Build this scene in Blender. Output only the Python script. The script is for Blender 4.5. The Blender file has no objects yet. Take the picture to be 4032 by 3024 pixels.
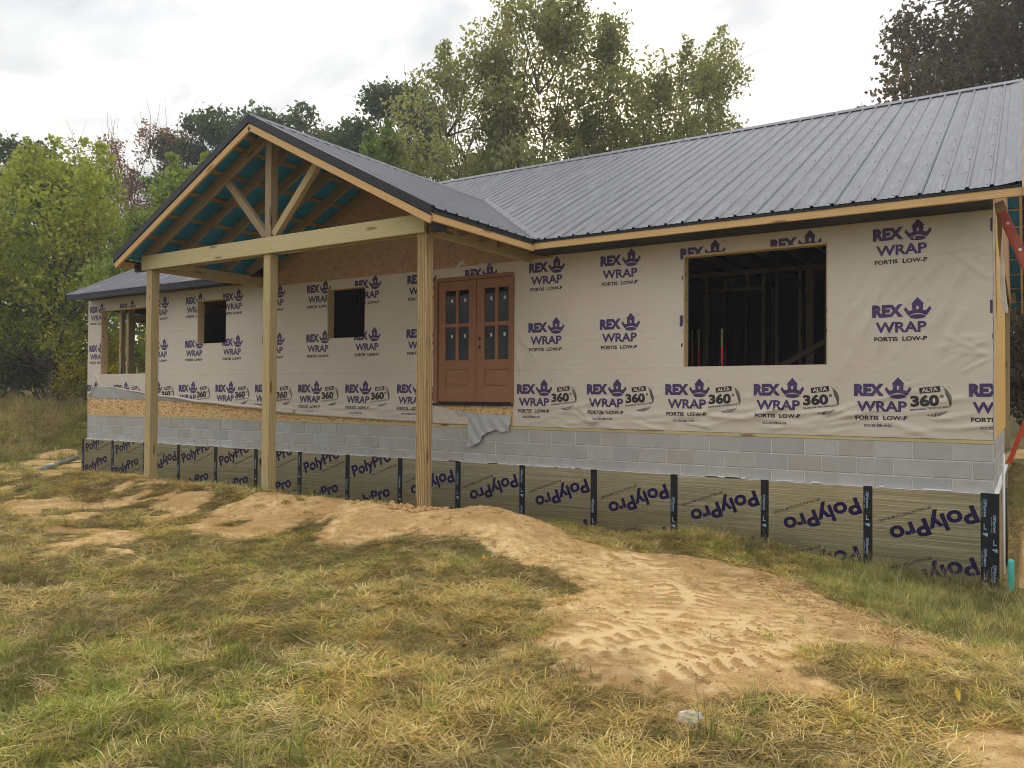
import bpy, bmesh, math, random
import numpy as np
from mathutils import Vector, Matrix

random.seed(7)
rng = np.random.default_rng(7)
SC = bpy.context.scene
COL = SC.collection

# ------------------------------------------------------------------ camera
CAMP = np.array([0.3197, -10.4162, 0.4965])
YAW, PIT, ROL, FPX = 0.5728, 0.0163, 0.006, 3146.99
cy, sy = math.cos(YAW), math.sin(YAW)
fw = Vector((-sy, cy, 0)); rt = Vector((cy, sy, 0)); up = Vector((0, 0, 1))
f2 = fw * math.cos(PIT) + up * math.sin(PIT)
u2 = up * math.cos(PIT) - fw * math.sin(PIT)
r3 = rt * math.cos(ROL) + u2 * math.sin(ROL)
u3 = u2 * math.cos(ROL) - rt * math.sin(ROL)
cd = bpy.data.cameras.new('camera'); cam = bpy.data.objects.new('camera', cd); COL.objects.link(cam)
cd.sensor_width = 36; cd.lens = FPX / 4032 * 36; cd.clip_start = 0.05; cd.clip_end = 2000
M = Matrix((r3, u3, -f2)).transposed().to_4x4(); M.translation = Vector(CAMP)
cam.matrix_world = M
SC.camera = cam

# ------------------------------------------------------------------ sky, sun, exposure
SUN_DIR = Vector((-0.4232, 0.8495, 0.3151)).normalized()      # towards the sun, low behind the trees
SUN_EL = math.asin(SUN_DIR.z); SUN_AZ = math.atan2(SUN_DIR.x, SUN_DIR.y)
W = bpy.data.worlds.new('World'); SC.world = W; W.use_nodes = True
nt = W.node_tree; nt.nodes.clear()
def wn(t, **k):
    n = nt.nodes.new(t)
    for a, b in k.items(): setattr(n, a, b)
    return n
out = wn('ShaderNodeOutputWorld'); bg = wn('ShaderNodeBackground'); bg.inputs[1].default_value = 0.11
sky = wn('ShaderNodeTexSky', sky_type='NISHITA', sun_disc=False, sun_elevation=SUN_EL, sun_rotation=SUN_AZ)
sky.dust_density = 3.0; sky.air_density = 1.0
tc = wn('ShaderNodeTexCoord'); sep = wn('ShaderNodeSeparateXYZ'); nt.links.new(tc.outputs['Generated'], sep.inputs[0])
den = wn('ShaderNodeMath', operation='ADD'); den.inputs[1].default_value = 0.22
absz = wn('ShaderNodeMath', operation='ABSOLUTE'); nt.links.new(sep.outputs[2], absz.inputs[0]); nt.links.new(absz.outputs[0], den.inputs[0])
dv = wn('ShaderNodeVectorMath', operation='DIVIDE'); cmb = wn('ShaderNodeCombineXYZ')
for i in range(3): nt.links.new(den.outputs[0], cmb.inputs[i])
nt.links.new(tc.outputs['Generated'], dv.inputs[0]); nt.links.new(cmb.outputs[0], dv.inputs[1])
flat = wn('ShaderNodeVectorMath', operation='MULTIPLY'); flat.inputs[1].default_value = (1, 1, 0.15)
nt.links.new(dv.outputs[0], flat.inputs[0])
mp = wn('ShaderNodeMapping'); mp.inputs['Location'].default_value = (5.3, 0.6, 0.4); mp.inputs['Rotation'].default_value = (0, 0, 0.5)
mp.inputs['Scale'].default_value = (1.0, 1.5, 1.0)
nt.links.new(flat.outputs[0], mp.inputs[0])
nz = wn('ShaderNodeTexNoise'); nz.inputs['Scale'].default_value = 1.9; nz.inputs['Detail'].default_value = 9; nz.inputs['Roughness'].default_value = 0.52
nz.inputs['Distortion'].default_value = 0.35
nt.links.new(mp.outputs[0], nz.inputs['Vector'])
rp = wn('ShaderNodeValToRGB'); e = rp.color_ramp.elements
e[0].position = 0.40; e[0].color = (2.5, 2.62, 2.78, 1); e[1].position = 0.66; e[1].color = (5.7, 5.55, 5.25, 1)
e2 = rp.color_ramp.elements.new(0.52); e2.color = (3.65, 3.68, 3.68, 1)
nt.links.new(nz.outputs[0], rp.inputs[0])
# thin cloud scatters forward: brighter towards the hidden sun
dot = wn('ShaderNodeVectorMath', operation='DOT_PRODUCT'); dot.inputs[1].default_value = SUN_DIR
nt.links.new(tc.outputs['Generated'], dot.inputs[0])
cl = wn('ShaderNodeMath', operation='MAXIMUM'); cl.inputs[1].default_value = 0.0; nt.links.new(dot.outputs['Value'], cl.inputs[0])
pw = wn('ShaderNodeMath', operation='POWER'); pw.inputs[1].default_value = 40.0; nt.links.new(cl.outputs[0], pw.inputs[0])
gl = wn('ShaderNodeMix', data_type='RGBA', blend_type='ADD'); gl.inputs['Factor'].default_value = 1.0
gm = wn('ShaderNodeVectorMath', operation='SCALE'); gm.inputs[0].default_value = (.5, .45, .36); nt.links.new(pw.outputs[0], gm.inputs['Scale'])
pw2 = wn('ShaderNodeMath', operation='POWER'); pw2.inputs[1].default_value = 260.0; nt.links.new(cl.outputs[0], pw2.inputs[0])
gm2 = wn('ShaderNodeVectorMath', operation='SCALE'); gm2.inputs[0].default_value = (26, 21, 14); nt.links.new(pw2.outputs[0], gm2.inputs['Scale'])
gs = wn('ShaderNodeVectorMath', operation='ADD'); nt.links.new(gm.outputs[0], gs.inputs[0]); nt.links.new(gm2.outputs[0], gs.inputs[1])
# overcast luminance law: an even cloud layer is brighter overhead than at the horizon
zz = wn('ShaderNodeMath', operation='MULTIPLY_ADD'); zz.inputs[1].default_value = 1.65; zz.inputs[2].default_value = 0.78; nt.links.new(absz.outputs[0], zz.inputs[0])
oc = wn('ShaderNodeVectorMath', operation='SCALE'); nt.links.new(rp.outputs[0], oc.inputs[0]); nt.links.new(zz.outputs[0], oc.inputs['Scale'])
nt.links.new(oc.outputs[0], gl.inputs['A']); nt.links.new(gs.outputs[0], gl.inputs['B'])
mx = wn('ShaderNodeMix', data_type='RGBA'); mx.inputs['Factor'].default_value = 0.985
nt.links.new(sky.outputs[0], mx.inputs['A']); nt.links.new(gl.outputs['Result'], mx.inputs['B'])
nt.links.new(mx.outputs['Result'], bg.inputs[0]); nt.links.new(bg.outputs[0], out.inputs[0])

sd = bpy.data.lights.new('sun', 'SUN'); sd.energy = 1.5; sd.angle = math.radians(12); sd.color = (1.0, 0.93, 0.82)
sun = bpy.data.objects.new('sun', sd); COL.objects.link(sun)
sun.rotation_euler = SUN_DIR.to_track_quat('Z', 'Y').to_euler()
SC.view_settings.view_transform = 'Standard'; SC.view_settings.look = 'None'
SC.view_settings.gamma = 1.0; SC.view_settings.use_curve_mapping = False
SC.view_settings.exposure = 0.86
SC.render.engine = 'CYCLES'
SC.cycles.max_bounces = 8; SC.cycles.diffuse_bounces = 4; SC.cycles.glossy_bounces = 3; SC.cycles.transmission_bounces = 4
SC.cycles.use_denoising = True; SC.cycles.filter_width = 1.0

# ------------------------------------------------------------------ materials
MATS = {}
class NT:
    def __init__(s, name):
        s.m = bpy.data.materials.new(name); s.m.use_nodes = True; s.t = s.m.node_tree
        s.b = s.t.nodes['Principled BSDF']; s.o = s.t.nodes['Material Output']; MATS[name] = s.m
    def n(s, t, ins=None, **k):
        x = s.t.nodes.new('ShaderNode' + t)
        for a, b in k.items(): setattr(x, a, b)
        for a, b in (ins or {}).items():
            if hasattr(b, 'is_output') or isinstance(b, bpy.types.NodeSocket): s.t.links.new(b, x.inputs[a])
            else: x.inputs[a].default_value = b
        return x
    def l(s, a, b): s.t.links.new(a, b)
    def set(s, **k):
        for a, b in k.items():
            i = s.b.inputs[a.replace('_', ' ')]
            if isinstance(b, bpy.types.NodeSocket): s.l(b, i)
            else: i.default_value = b
    def ramp(s, fac, stops):
        r = s.n('ValToRGB', {0: fac}); e = r.color_ramp.elements
        e[0].position, e[0].color = stops[0][0], (*stops[0][1], 1)
        e[1].position, e[1].color = stops[-1][0], (*stops[-1][1], 1)
        for p, c in stops[1:-1]: q = e.new(p); q.color = (*c, 1)
        return r.outputs[0]
    def coord(s, scale=(1, 1, 1), which='Object', rand=True):
        c = s.n('TexCoord').outputs[which]
        if rand:
            oi = s.n('ObjectInfo').outputs['Random']
            m = s.n('Math', {0: oi, 1: 37.0}, operation='MULTIPLY').outputs[0]
            cm = s.n('CombineXYZ', {0: m, 1: m, 2: m}).outputs[0]
            c = s.n('VectorMath', {0: c, 1: cm}, operation='ADD').outputs[0]
        return s.n('VectorMath', {0: c, 1: scale}, operation='MULTIPLY').outputs[0]
    def noise(s, vec, scale, detail=4, rough=.5, dist=0):
        return s.n('TexNoise', {'Vector': vec, 'Scale': scale, 'Detail': detail, 'Roughness': rough, 'Distortion': dist}).outputs[0]
    def mix(s, f, a, b, blend='MIX'):
        x = s.n('Mix', data_type='RGBA', blend_type=blend)
        for i, v in (('Factor', f), ('A', a), ('B', b)):
            q = [z for z in x.inputs if z.name == i and (z.type == 'RGBA' or (i == 'Factor' and z.type == 'VALUE'))][0]
            if isinstance(v, bpy.types.NodeSocket): s.l(v, q)
            else: q.default_value = v if i == 'Factor' else (*v, 1)
        return [z for z in x.outputs if z.type == 'RGBA'][0]
    def bump(s, h, strength=.3, dist=.01):
        b = s.n('Bump', {'Height': h, 'Strength': strength, 'Distance': dist}); s.l(b.outputs[0], s.b.inputs['Normal'])

def simple(name, c, rough=.6, metal=0.0, var=.12, vs=6.0, spec=.3):
    t = NT(name); v = t.coord()
    f = t.noise(v, vs, 5, .6)
    c1 = tuple(x * (1 - var) for x in c); c2 = tuple(min(1, x * (1 + var)) for x in c)
    t.set(Base_Color=t.ramp(f, [(.3, c1), (.7, c2)]), Roughness=rough, Metallic=metal, Specular_IOR_Level=spec)
    return t.m

def wood(name, ca, cb, knot, ring=3.2, contrast=.5):
    t = NT(name)
    v = t.coord((.16, 1, 1))
    n = t.noise(v, 3.0, 3, .5)
    off = t.n('VectorMath', {0: v, 1: t.n('VectorMath', {0: t.n('CombineXYZ', {0: 0.0, 1: n, 2: n}).outputs[0], 1: (.05, .05, .05)}, operation='MULTIPLY').outputs[0]}, operation='ADD').outputs[0]
    w = t.n('TexWave', {'Vector': off, 'Scale': ring * 7, 'Distortion': 3.5, 'Detail': 2.0, 'Detail Scale': 1.0}, wave_type='RINGS', rings_direction='X').outputs['Fac']
    fine = t.noise(t.coord((3, 90, 90)), 1.0, 3, .6)
    f = t.n('Math', {0: w, 1: contrast}, operation='MULTIPLY').outputs[0]
    f = t.n('Math', {0: f, 1: fine}, operation='ADD').outputs[0]
    col = t.ramp(f, [(.3, ca), (1.05, cb)])
    vo = t.n('TexVoronoi', {'Vector': t.coord((1.5, 7, 7)), 'Scale': 1.0}, feature='F1').outputs['Distance']
    kf = t.ramp(vo, [(.10, (1, 1, 1)), (.19, (0, 0, 0))])
    col = t.mix(kf, col, knot)
    blot = t.noise(t.coord((.8, 2, 2)), 1.5, 3, .5)
    col = t.mix(t.ramp(blot, [(.35, (0, 0, 0)), (.75, (.35, .35, .35))]), col, cb)
    t.set(Base_Color=col, Roughness=.75, Specular_IOR_Level=.2); t.bump(f, .12, .004)
    return t.m

wood('treated_wood', (.60, .50, .29), (.41, .31, .15), (.20, .11, .05), ring=2.4, contrast=.95)
wood('treated_wood_bold', (.62, .50, .27), (.27, .17, .07), (.14, .07, .03), ring=2.2, contrast=.9)
wood('pale_treated', (.60, .54, .31), (.47, .38, .19), (.25, .12, .05), contrast=.35)
wood('fresh_pine', (.72, .50, .25), (.56, .34, .14), (.30, .13, .05), contrast=.4)
wood('grey_wood', (.42, .33, .21), (.27, .19, .11), (.12, .07, .04), contrast=.6)
wood('stud_wood', (.74, .58, .35), (.58, .42, .22), (.2, .1, .05), contrast=.4)
wood('door_wood', (.48, .265, .155), (.27, .13, .065), (.30, .15, .08), ring=4, contrast=.8)

def osb(name, a, b, c, scale):
    t = NT(name); g = t.coord((1, 1, 1), rand=False)
    warp = t.noise(g, 9, 2, .5)
    v = t.n('VectorMath', {0: g, 1: t.n('VectorMath', {0: t.n('CombineXYZ', {0: warp, 1: warp, 2: warp}).outputs[0], 1: (.06, .02, .04)}, operation='MULTIPLY').outputs[0]}, operation='ADD').outputs[0]
    vo = t.n('TexVoronoi', {'Vector': t.n('Mapping', {'Vector': v, 'Rotation': (0, .7, 0), 'Scale': (1, 1, 2.6)}).outputs[0], 'Scale': scale, 'Randomness': 1.0}, feature='F1')
    vo2 = t.n('TexVoronoi', {'Vector': t.n('Mapping', {'Vector': v, 'Rotation': (0, -.6, 0), 'Scale': (1, 1, 3.0)}).outputs[0], 'Scale': scale * .8, 'Randomness': 1.0}, feature='F1')
    s1 = t.n('SeparateColor', {0: vo.outputs['Color']}).outputs[0]; s2 = t.n('SeparateColor', {0: vo2.outputs['Color']}).outputs[1]
    f = t.n('Mix', {0: .5, 2: s1, 3: s2}, data_type='FLOAT').outputs[0]
    col = t.ramp(f, [(.15, c), (.38, a), (.62, b), (.85, a)])
    t.set(Base_Color=col, Roughness=.8, Specular_IOR_Level=.2); t.bump(f, .25, .006)
    return t.m
osb('osb', (.58, .36, .15), (.80, .59, .32), (.36, .17, .06), 21)
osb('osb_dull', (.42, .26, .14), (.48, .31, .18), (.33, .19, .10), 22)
t = NT('yellow_sheathing'); f = t.noise(t.coord((1, 1, 6)), 8, 4); col = t.ramp(f, [(.35, (.62, .37, .08)), (.65, (.78, .52, .16))])
vo = t.n('TexVoronoi', {'Vector': t.coord((1, 14, 9)), 'Scale': 1.0}, feature='F1').outputs['Distance']
col = t.mix(t.ramp(vo, [(.16, (.8, .8, .8)), (.22, (0, 0, 0))]), col, (.30, .17, .06)); t.set(Base_Color=col, Roughness=.6)

t = NT('wrap'); g = t.coord(rand=False)
f = t.noise(g, .7, 4, .55); col = t.ramp(f, [(.3, (.565, .495, .415)), (.7, (.62, .555, .475))])
st = t.n('TexVoronoi', {'Vector': g, 'Scale': 2.6}, feature='F1').outputs['Distance']
col = t.mix(t.ramp(st, [(.018, (.55, .55, .55)), (.03, (0, 0, 0))]), col, (.30, .25, .20))
weave = t.n('TexWave', {'Vector': g, 'Scale': 160.0}, bands_direction='Z').outputs['Fac']
f2n = t.noise(t.coord((1, 1, 1.6), rand=False), 5.5, 3, .5, .6)
hh = t.n('Math', {0: t.n('Math', {0: weave, 1: .02}, operation='MULTIPLY').outputs[0], 1: f2n}, operation='ADD').outputs[0]
t.set(Base_Color=col, Roughness=.42, Specular_IOR_Level=.35); t.bump(hh, .22, .03)
simple('wrap_back', (.44, .45, .46), .5, var=.08, vs=4)
simple('purple_ink', (.062, .038, .125), .45, var=.18, vs=25)
simple('black_ink', (.028, .024, .028), .5, var=.2, vs=25)
t = NT('white_ink'); t.set(Base_Color=(.60, .53, .46, 1), Roughness=.5)

t = NT('block'); oi = t.n('ObjectInfo').outputs['Random']; g = t.coord()
base = t.ramp(oi, [(0, (.37, .38, .39)), (.3, (.42, .41, .38)), (.6, (.46, .46, .46)), (.8, (.40, .37, .325)), (1, (.44, .465, .49))])
big = t.noise(g, 5, 4, .6); fine = t.noise(g, 190, 3, .7)
col = t.mix(t.ramp(big, [(.3, (.5, .5, .5)), (.75, (0, 0, 0))]), base, (.31, .30, .28))
col = t.mix(.55, col, t.ramp(fine, [(.3, (.22, .22, .22)), (.7, (.85, .85, .85))]), 'OVERLAY')
t.set(Base_Color=col, Roughness=.9, Specular_IOR_Level=.15); t.bump(fine, .35, .004)
simple('mortar', (.64, .63, .59), .9, var=.12, vs=20)
simple('white_foam', (.82, .82, .80), .7, var=.05)

t = NT('foil'); g = t.coord()
str1 = t.noise(t.coord((.55, 1, 48)), 1.6, 4, .65); spots = t.noise(t.coord((6, 1, 22)), 3.0, 3, .7)
h = t.n('Math', {0: str1, 1: t.n('Math', {0: spots, 1: .4}, operation='MULTIPLY').outputs[0]}, operation='ADD').outputs[0]
col = t.ramp(str1, [(.3, (.31, .29, .195)), (.5, (.43, .40, .28)), (.72, (.68, .65, .51))])
t.set(Base_Color=col, Metallic=.85, Roughness=.28); t.bump(h, .35, .006)
simple('black_tape', (.012, .013, .016), .4, var=.2, vs=12)
simple('tape_ink', (.30, .42, .55), .5, var=.1)
simple('board_ink', (.020, .014, .058), .6, var=.15, vs=20, spec=.1)
simple('board_small_ink', (.04, .036, .034), .6, var=.1, spec=.1)

for nm_, sa, sb, sk in (('metal_roof', (3.5, .5, 1), (14, 1.2, 1), .45), ('metal_roof_porch', (.2, 2.0, 1), (.5, 6, 1), .05)):
  t = NT(nm_); g = t.coord(sa, rand=True)
  f = t.noise(g, 2.0, 5, .6); sc = t.noise(t.coord(sb), 1.0, 4, .65)
  col = t.ramp(f, [(.3, (.125, .125, .14)), (.7, (.165, .165, .182))])
  col = t.mix(t.ramp(sc, [(.50, (0, 0, 0)), (.68, (sk, sk, sk))]), col, (.40, .40, .45))
  t.set(Base_Color=col, Metallic=.6, Roughness=t.ramp(sc, [(.3, (.30, .30, .30)), (.7, (.46, .46, .46))]), Specular_IOR_Level=.5)
simple('black_metal', (.018, .020, .025), .38, .2, var=.15)
simple('black_soffit', (.010, .011, .016), .5, var=.15)
simple('screw_metal', (.03, .03, .035), .4, .4)
simple('underlayment', (.02, .27, .62), .55, var=.15, vs=3)
simple('interior_shade', (.030, .034, .048), .7, var=.2)  # indoor faces coloured near black, shade of the closed rooms put into the colour
wood('shaded_stud', (.30, .22, .13), (.20, .14, .08), (.1, .06, .03), contrast=.4)  # stud wood in a darker colour that imitates the dim light indoors
simple('bright_red', (.80, .03, .08), .35, var=.06)
simple('rubber', (.02, .02, .02), .8)
t = NT('glass'); t.set(Base_Color=(.010, .014, .015, 1), Roughness=.03, Specular_IOR_Level=.28); t.bump(t.noise(t.coord(), 3, 2), .03, .02)
simple('sticker', (.62, .62, .58), .7)
simple('pvc_teal', (.10, .52, .46), .35, var=.06)
simple('ladder_red', (.40, .085, .055), .5, var=.25, vs=9)
simple('ladder_orange', (.62, .09, .03), .45, var=.1)
simple('aluminium', (.62, .62, .62), .35, .9)
simple('tan_rubber', (.38, .29, .14), .7)
simple('grey_plastic', (.22, .25, .27), .5, var=.15)
simple('chalk', (.52, .45, .34), .95, var=.45, vs=26)
simple('leaf_yellow', (.72, .52, .08), .6)
simple('paper', (.75, .72, .65), .8)
simple('bark', (.13, .105, .08), .95, var=.4, vs=9)
simple('clod', (.50, .315, .14), .95, var=.3, vs=20)

def leafmat(name, trans=.35, rough=.5):
    t = NT(name); a = t.n('Attribute', attribute_name='tint').outputs['Color']
    t.set(Base_Color=a, Roughness=rough, Specular_IOR_Level=.25)
    tr = t.n('BsdfTranslucent', {'Color': t.n('Mix', {'Factor': 1.0}, data_type='RGBA').outputs[2]})
    # translucent light through a leaf is yellower than the reflected light
    m = t.mix(1.0, a, (1.25, 1.2, .55), 'MULTIPLY'); t.l(m, tr.inputs['Color'])
    ms = t.n('MixShader', {0: trans, 1: t.b.outputs[0], 2: tr.outputs[0]}); t.l(ms.outputs[0], t.o.inputs[0])
    return t.m
leafmat('leaf', .45); leafmat('blade', .28, .6)

# ground: bare dirt and thatch by a painted layout of where each lies
t = NT('ground'); g = t.coord(rand=False); at = t.n('Attribute', attribute_name='dirt').outputs['Fac']
n1 = t.noise(g, 1.3, 6, .6); n2 = t.noise(g, 9, 6, .65); n3 = t.noise(g, 60, 5, .7)
dirt = t.ramp(n2, [(.33, (.43, .25, .095)), (.5, (.66, .43, .19)), (.66, (.84, .60, .30))])
dirt = t.mix(t.ramp(n1, [(.38, (.75, .75, .75)), (.56, (0, 0, 0))]), dirt, (.47, .28, .115))
dirt = t.mix(.55, dirt, t.ramp(n3, [(.3, (.25, .25, .25)), (.7, (.8, .8, .8))]), 'OVERLAY')
prs = t.n('Attribute', attribute_name='pressed').outputs['Fac']      # smooth pressed sand is paler than the crumbs pushed up between
dirt = t.mix(t.ramp(prs, [(.5, (0, 0, 0)), (.80, (.85, .85, .85))]), dirt, (.84, .60, .31)); dirt = t.mix(t.ramp(prs, [(.15, (.7, .7, .7)), (.5, (0, 0, 0))]), dirt, (.44, .25, .095))
damp = t.n('Attribute', attribute_name='damp').outputs['Fac']
dirt = t.mix(damp, dirt, (.27, .15, .062))
soil = t.ramp(n2, [(.3, (.10, .07, .03)), (.55, (.20, .14, .055)), (.75, (.42, .30, .13))])
soil = t.mix(t.ramp(n1, [(.4, (0, 0, 0)), (.65, (.6, .6, .6))]), soil, (.15, .17, .05))
dm = t.n('Math', {0: t.n('Math', {0: n2, 1: -.5}, operation='ADD').outputs[0], 1: .55}, operation='MULTIPLY').outputs[0]
da = t.n('Math', {0: at, 1: dm}, operation='ADD').outputs[0]
t.set(Base_Color=t.mix(t.ramp(da, [(.28, (0, 0, 0)), (.60, (1, 1, 1))]), soil, dirt), Roughness=.95, Specular_IOR_Level=.1)
hh = t.n('Math', {0: n2, 1: t.n('Math', {0: n3, 1: .35}, operation='MULTIPLY').outputs[0]}, operation='ADD').outputs[0]
t.bump(hh, .8, .04)

# ------------------------------------------------------------------ object helpers
def tag(o, label=None, cat=None, group=None, kind=None):
    if label: o['label'] = label
    if cat: o['category'] = cat
    if group: o['group'] = group
    if kind: o['kind'] = kind
    return o
def empty(name, loc=(0, 0, 0), label=None, cat=None, group=None, parent=None):
    o = bpy.data.objects.new(name, None); COL.objects.link(o); o.location = loc; o.empty_display_size = .2
    if parent: o.parent = parent
    return tag(o, label, cat, group)
def mkmesh(name, v, f, mats, smooth=False, mi=None):
    me = bpy.data.meshes.new(name)
    me.from_pydata([tuple(map(float, p)) for p in v], [], [tuple(map(int, q)) for q in f])
    for m in ([mats] if isinstance(mats, str) else mats): me.materials.append(MATS[m])
    if mi is not None: me.polygons.foreach_set('material_index', np.asarray(mi, dtype=np.int32))
    if smooth: me.polygons.foreach_set('use_smooth', np.ones(len(me.polygons), dtype=bool))
    me.update(); return me
def fastmesh(name, v, f, mats, smooth=False, attrs=None):
    """v (n,3) array, f (m,k) array with k = 3 or 4"""
    v = np.asarray(v, dtype=np.float32); f = np.asarray(f, dtype=np.int32); k = f.shape[1]
    me = bpy.data.meshes.new(name)
    me.vertices.add(len(v)); me.vertices.foreach_set('co', v.ravel())
    me.loops.add(f.size); me.loops.foreach_set('vertex_index', f.ravel())
    me.polygons.add(len(f)); me.polygons.foreach_set('loop_start', np.arange(0, f.size, k, dtype=np.int32))
    for m in ([mats] if isinstance(mats, str) else mats): me.materials.append(MATS[m])
    me.update(calc_edges=True)
    if smooth: me.polygons.foreach_set('use_smooth', np.ones(len(f), dtype=bool))
    for nme, (typ, arr) in (attrs or {}).items():
        a = me.attributes.new(nme, typ, 'POINT')
        a.data.foreach_set('color' if typ == 'FLOAT_COLOR' else 'vector' if typ == 'FLOAT_VECTOR' else 'value', np.asarray(arr).ravel())
    me.validate(); return me
def obj(name, me, parent=None, loc=(0, 0, 0), rot=None):
    o = bpy.data.objects.new(name, me); COL.objects.link(o); o.location = loc
    if rot is not None: o.rotation_euler = rot
    if parent: o.parent = parent
    return o
class MB:
    def __init__(s): s.v = []; s.f = []; s.mi = []
    def add(s, v, f, mi=0):
        b = len(s.v); s.v += [tuple(p) for p in v]; s.f += [tuple(i + b for i in q) for q in f]; s.mi += [mi] * len(f); return s
    def box(s, x0, x1, y0, y1, z0, z1, mi=0):
        v = [(x, y, z) for x in (x0, x1) for y in (y0, y1) for z in (z0, z1)]
        return s.add(v, [(0, 1, 3, 2), (4, 6, 7, 5), (0, 4, 5, 1), (2, 3, 7, 6), (0, 2, 6, 4), (1, 5, 7, 3)], mi)
    def tube(s, pts, rad, n=8, mi=0, cap=True):
        pts = [Vector(p) for p in pts]; rad = rad if isinstance(rad, (list, tuple)) else [rad] * len(pts)
        v = []; f = []
        for i, p in enumerate(pts):
            d = (pts[min(i + 1, len(pts) - 1)] - pts[max(i - 1, 0)]).normalized()
            a = d.orthogonal().normalized() if abs(d.z) > .95 else d.cross(Vector((0, 0, 1))).normalized(); b = d.cross(a)
            for k in range(n):
                w = 2 * math.pi * k / n; v.append(p + (a * math.cos(w) + b * math.sin(w)) * rad[i])
        for i in range(len(pts) - 1):
            for k in range(n): f.append((i * n + k, i * n + (k + 1) % n, (i + 1) * n + (k + 1) % n, (i + 1) * n + k))
        if cap: f += [tuple(range(n))[::-1], tuple(range((len(pts) - 1) * n, len(pts) * n))]
        return s.add(v, f, mi)
    def obj(s, name, mats, parent=None, loc=(0, 0, 0), smooth=False):
        return obj(name, mkmesh(name, s.v, s.f, mats, smooth, s.mi), parent, loc)
def beam(name, p0, p1, w, h, mat, parent, upv=(0, 0, 1), ch=.004):
    """a board from p0 to p1 (centre line), w across, h along upv; chamfered edges"""
    p0 = Vector(p0); p1 = Vector(p1); L = (p1 - p0).length; X = (p1 - p0).normalized(); U = Vector(upv)
    Y = U.cross(X).normalized(); Z = X.cross(Y)
    a, b = w / 2, h / 2
    sec = [(-a + ch, -b), (a - ch, -b), (a, -b + ch), (a, b - ch), (a - ch, b), (-a + ch, b), (-a, b - ch), (-a, -b + ch)]
    v = [(0, y, z) for y, z in sec] + [(L, y, z) for y, z in sec]
    f = [(i, i + 8, (i + 1) % 8 + 8, (i + 1) % 8) for i in range(8)] + [tuple(range(8)), tuple(range(15, 7, -1))]
    o = obj(name, mkmesh(name, v, f, mat), parent)
    m = Matrix((X, Y, Z)).transposed().to_4x4(); m.translation = p0
    o.matrix_basis = m
    return o

# ---------------------------------------------------------------- noise
def vnoise(x, y, seed=0):
    xi = np.floor(x).astype(np.int64); yi = np.floor(y).astype(np.int64); fx = x - xi; fy = y - yi
    def h(a, b):
        n = (a * 374761393 + b * 668265263 + seed * 974634777) & 0xffffffff
        n = ((n ^ (n >> 13)) * 1274126177) & 0xffffffff
        return ((n ^ (n >> 16)) & 0xffff) / 65535.0
    u = fx * fx * (3 - 2 * fx); v = fy * fy * (3 - 2 * fy)
    return (h(xi, yi) * (1 - u) + h(xi + 1, yi) * u) * (1 - v) + (h(xi, yi + 1) * (1 - u) + h(xi + 1, yi + 1) * u) * v
def fbm(x, y, s=1.0, o=4, seed=0, r=.5):
    t = 0; a = 1; n = 0
    for i in range(o): t = t + a * vnoise(x * s, y * s, seed + i); n += a; a *= r; s *= 2.03
    return t / n - .5
def sstep(a, b, x):
    t = np.clip((x - a) / (b - a), 0, 1); return t * t * (3 - 2 * t)

# ---------------------------------------------------------------- terrain
POLYS = dict(
 main=[(-6.14,-1.62),(-5.42,-1.22),(-3.93,-2.43),(-3.48,-2.41),(-2.76,-1.92),(-1.88,-1.87),(-1.14,-2.86),(-.51,-3.96),(.07,-4.45),(.03,-4.76),(-.4,-4.59),(-.8,-4.59),(-.79,-5.21),(-.5,-5.79),(-.91,-6.0),(-1.08,-6.26),(-1.02,-6.7),(-1.16,-6.72),(-1.36,-6.53),(-1.79,-6.39),(-2.3,-6.1),(-2.58,-6.46),(-2.43,-5.83),(-2.71,-5.12),(-2.86,-4.48),(-3.29,-3.98),(-3.9,-3.73),(-5.16,-3.29),(-5.99,-3.28),(-6.95,-2.57),(-7.15,-1.58)],
 mound2=[(-8.3,-4.37),(-8.89,-3.46),(-8.9,-2.87),(-8.51,-2.2),(-7.36,-2.1),(-6.37,-2.1),(-5.71,-1.9),(-4.82,-3.41),(-5.68,-3.63),(-5.59,-4.31),(-6.12,-4.32),(-6.79,-3.55),(-6.99,-4.34),(-6.92,-4.89)],
 mound1=[(-10.56,-4.24),(-11.75,-3.12),(-11.91,-2.37),(-10.28,-2.5),(-9.04,-3.57),(-8.8,-4.48),(-9.41,-4.65)],
 l1=[(-16.87,-2.54),(-16.49,-2.02),(-14.99,-2.09),(-13.71,-2.87),(-13.56,-3.63),(-13.71,-3.98)],
 l2=[(-12.37,-4.6),(-13.23,-3.79),(-11.14,-4.04),(-10.1,-4.18),(-9.69,-4.91),(-10.4,-5.17),(-10.48,-5.46)],
 l3=[(-8.85,-6.11),(-9.6,-5.29),(-9.07,-5.14),(-8.43,-4.89),(-7.61,-5.25),(-7.17,-5.88),(-7.94,-5.96)],
 lf=[(-22.54,.4),(-24.2,1.9),(-24.4,3.0),(-21.5,2.2),(-18.8,.2),(-19.01,-1.0)],
 r=[(.0,-6.3),(.05,-5.95),(1.4,-5.4),(1.4,-6.6),(.2,-6.6)],
)
def inpoly(x, y, P):
    c = np.zeros(x.shape, bool); n = len(P)
    for i in range(n):
        (x1, y1), (x2, y2) = P[i], P[i - 1]
        if y1 == y2: continue
        c ^= ((y1 > y) != (y2 > y)) & (x < (x2 - x1) * (y - y1) / (y2 - y1) + x1)
    return c
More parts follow.
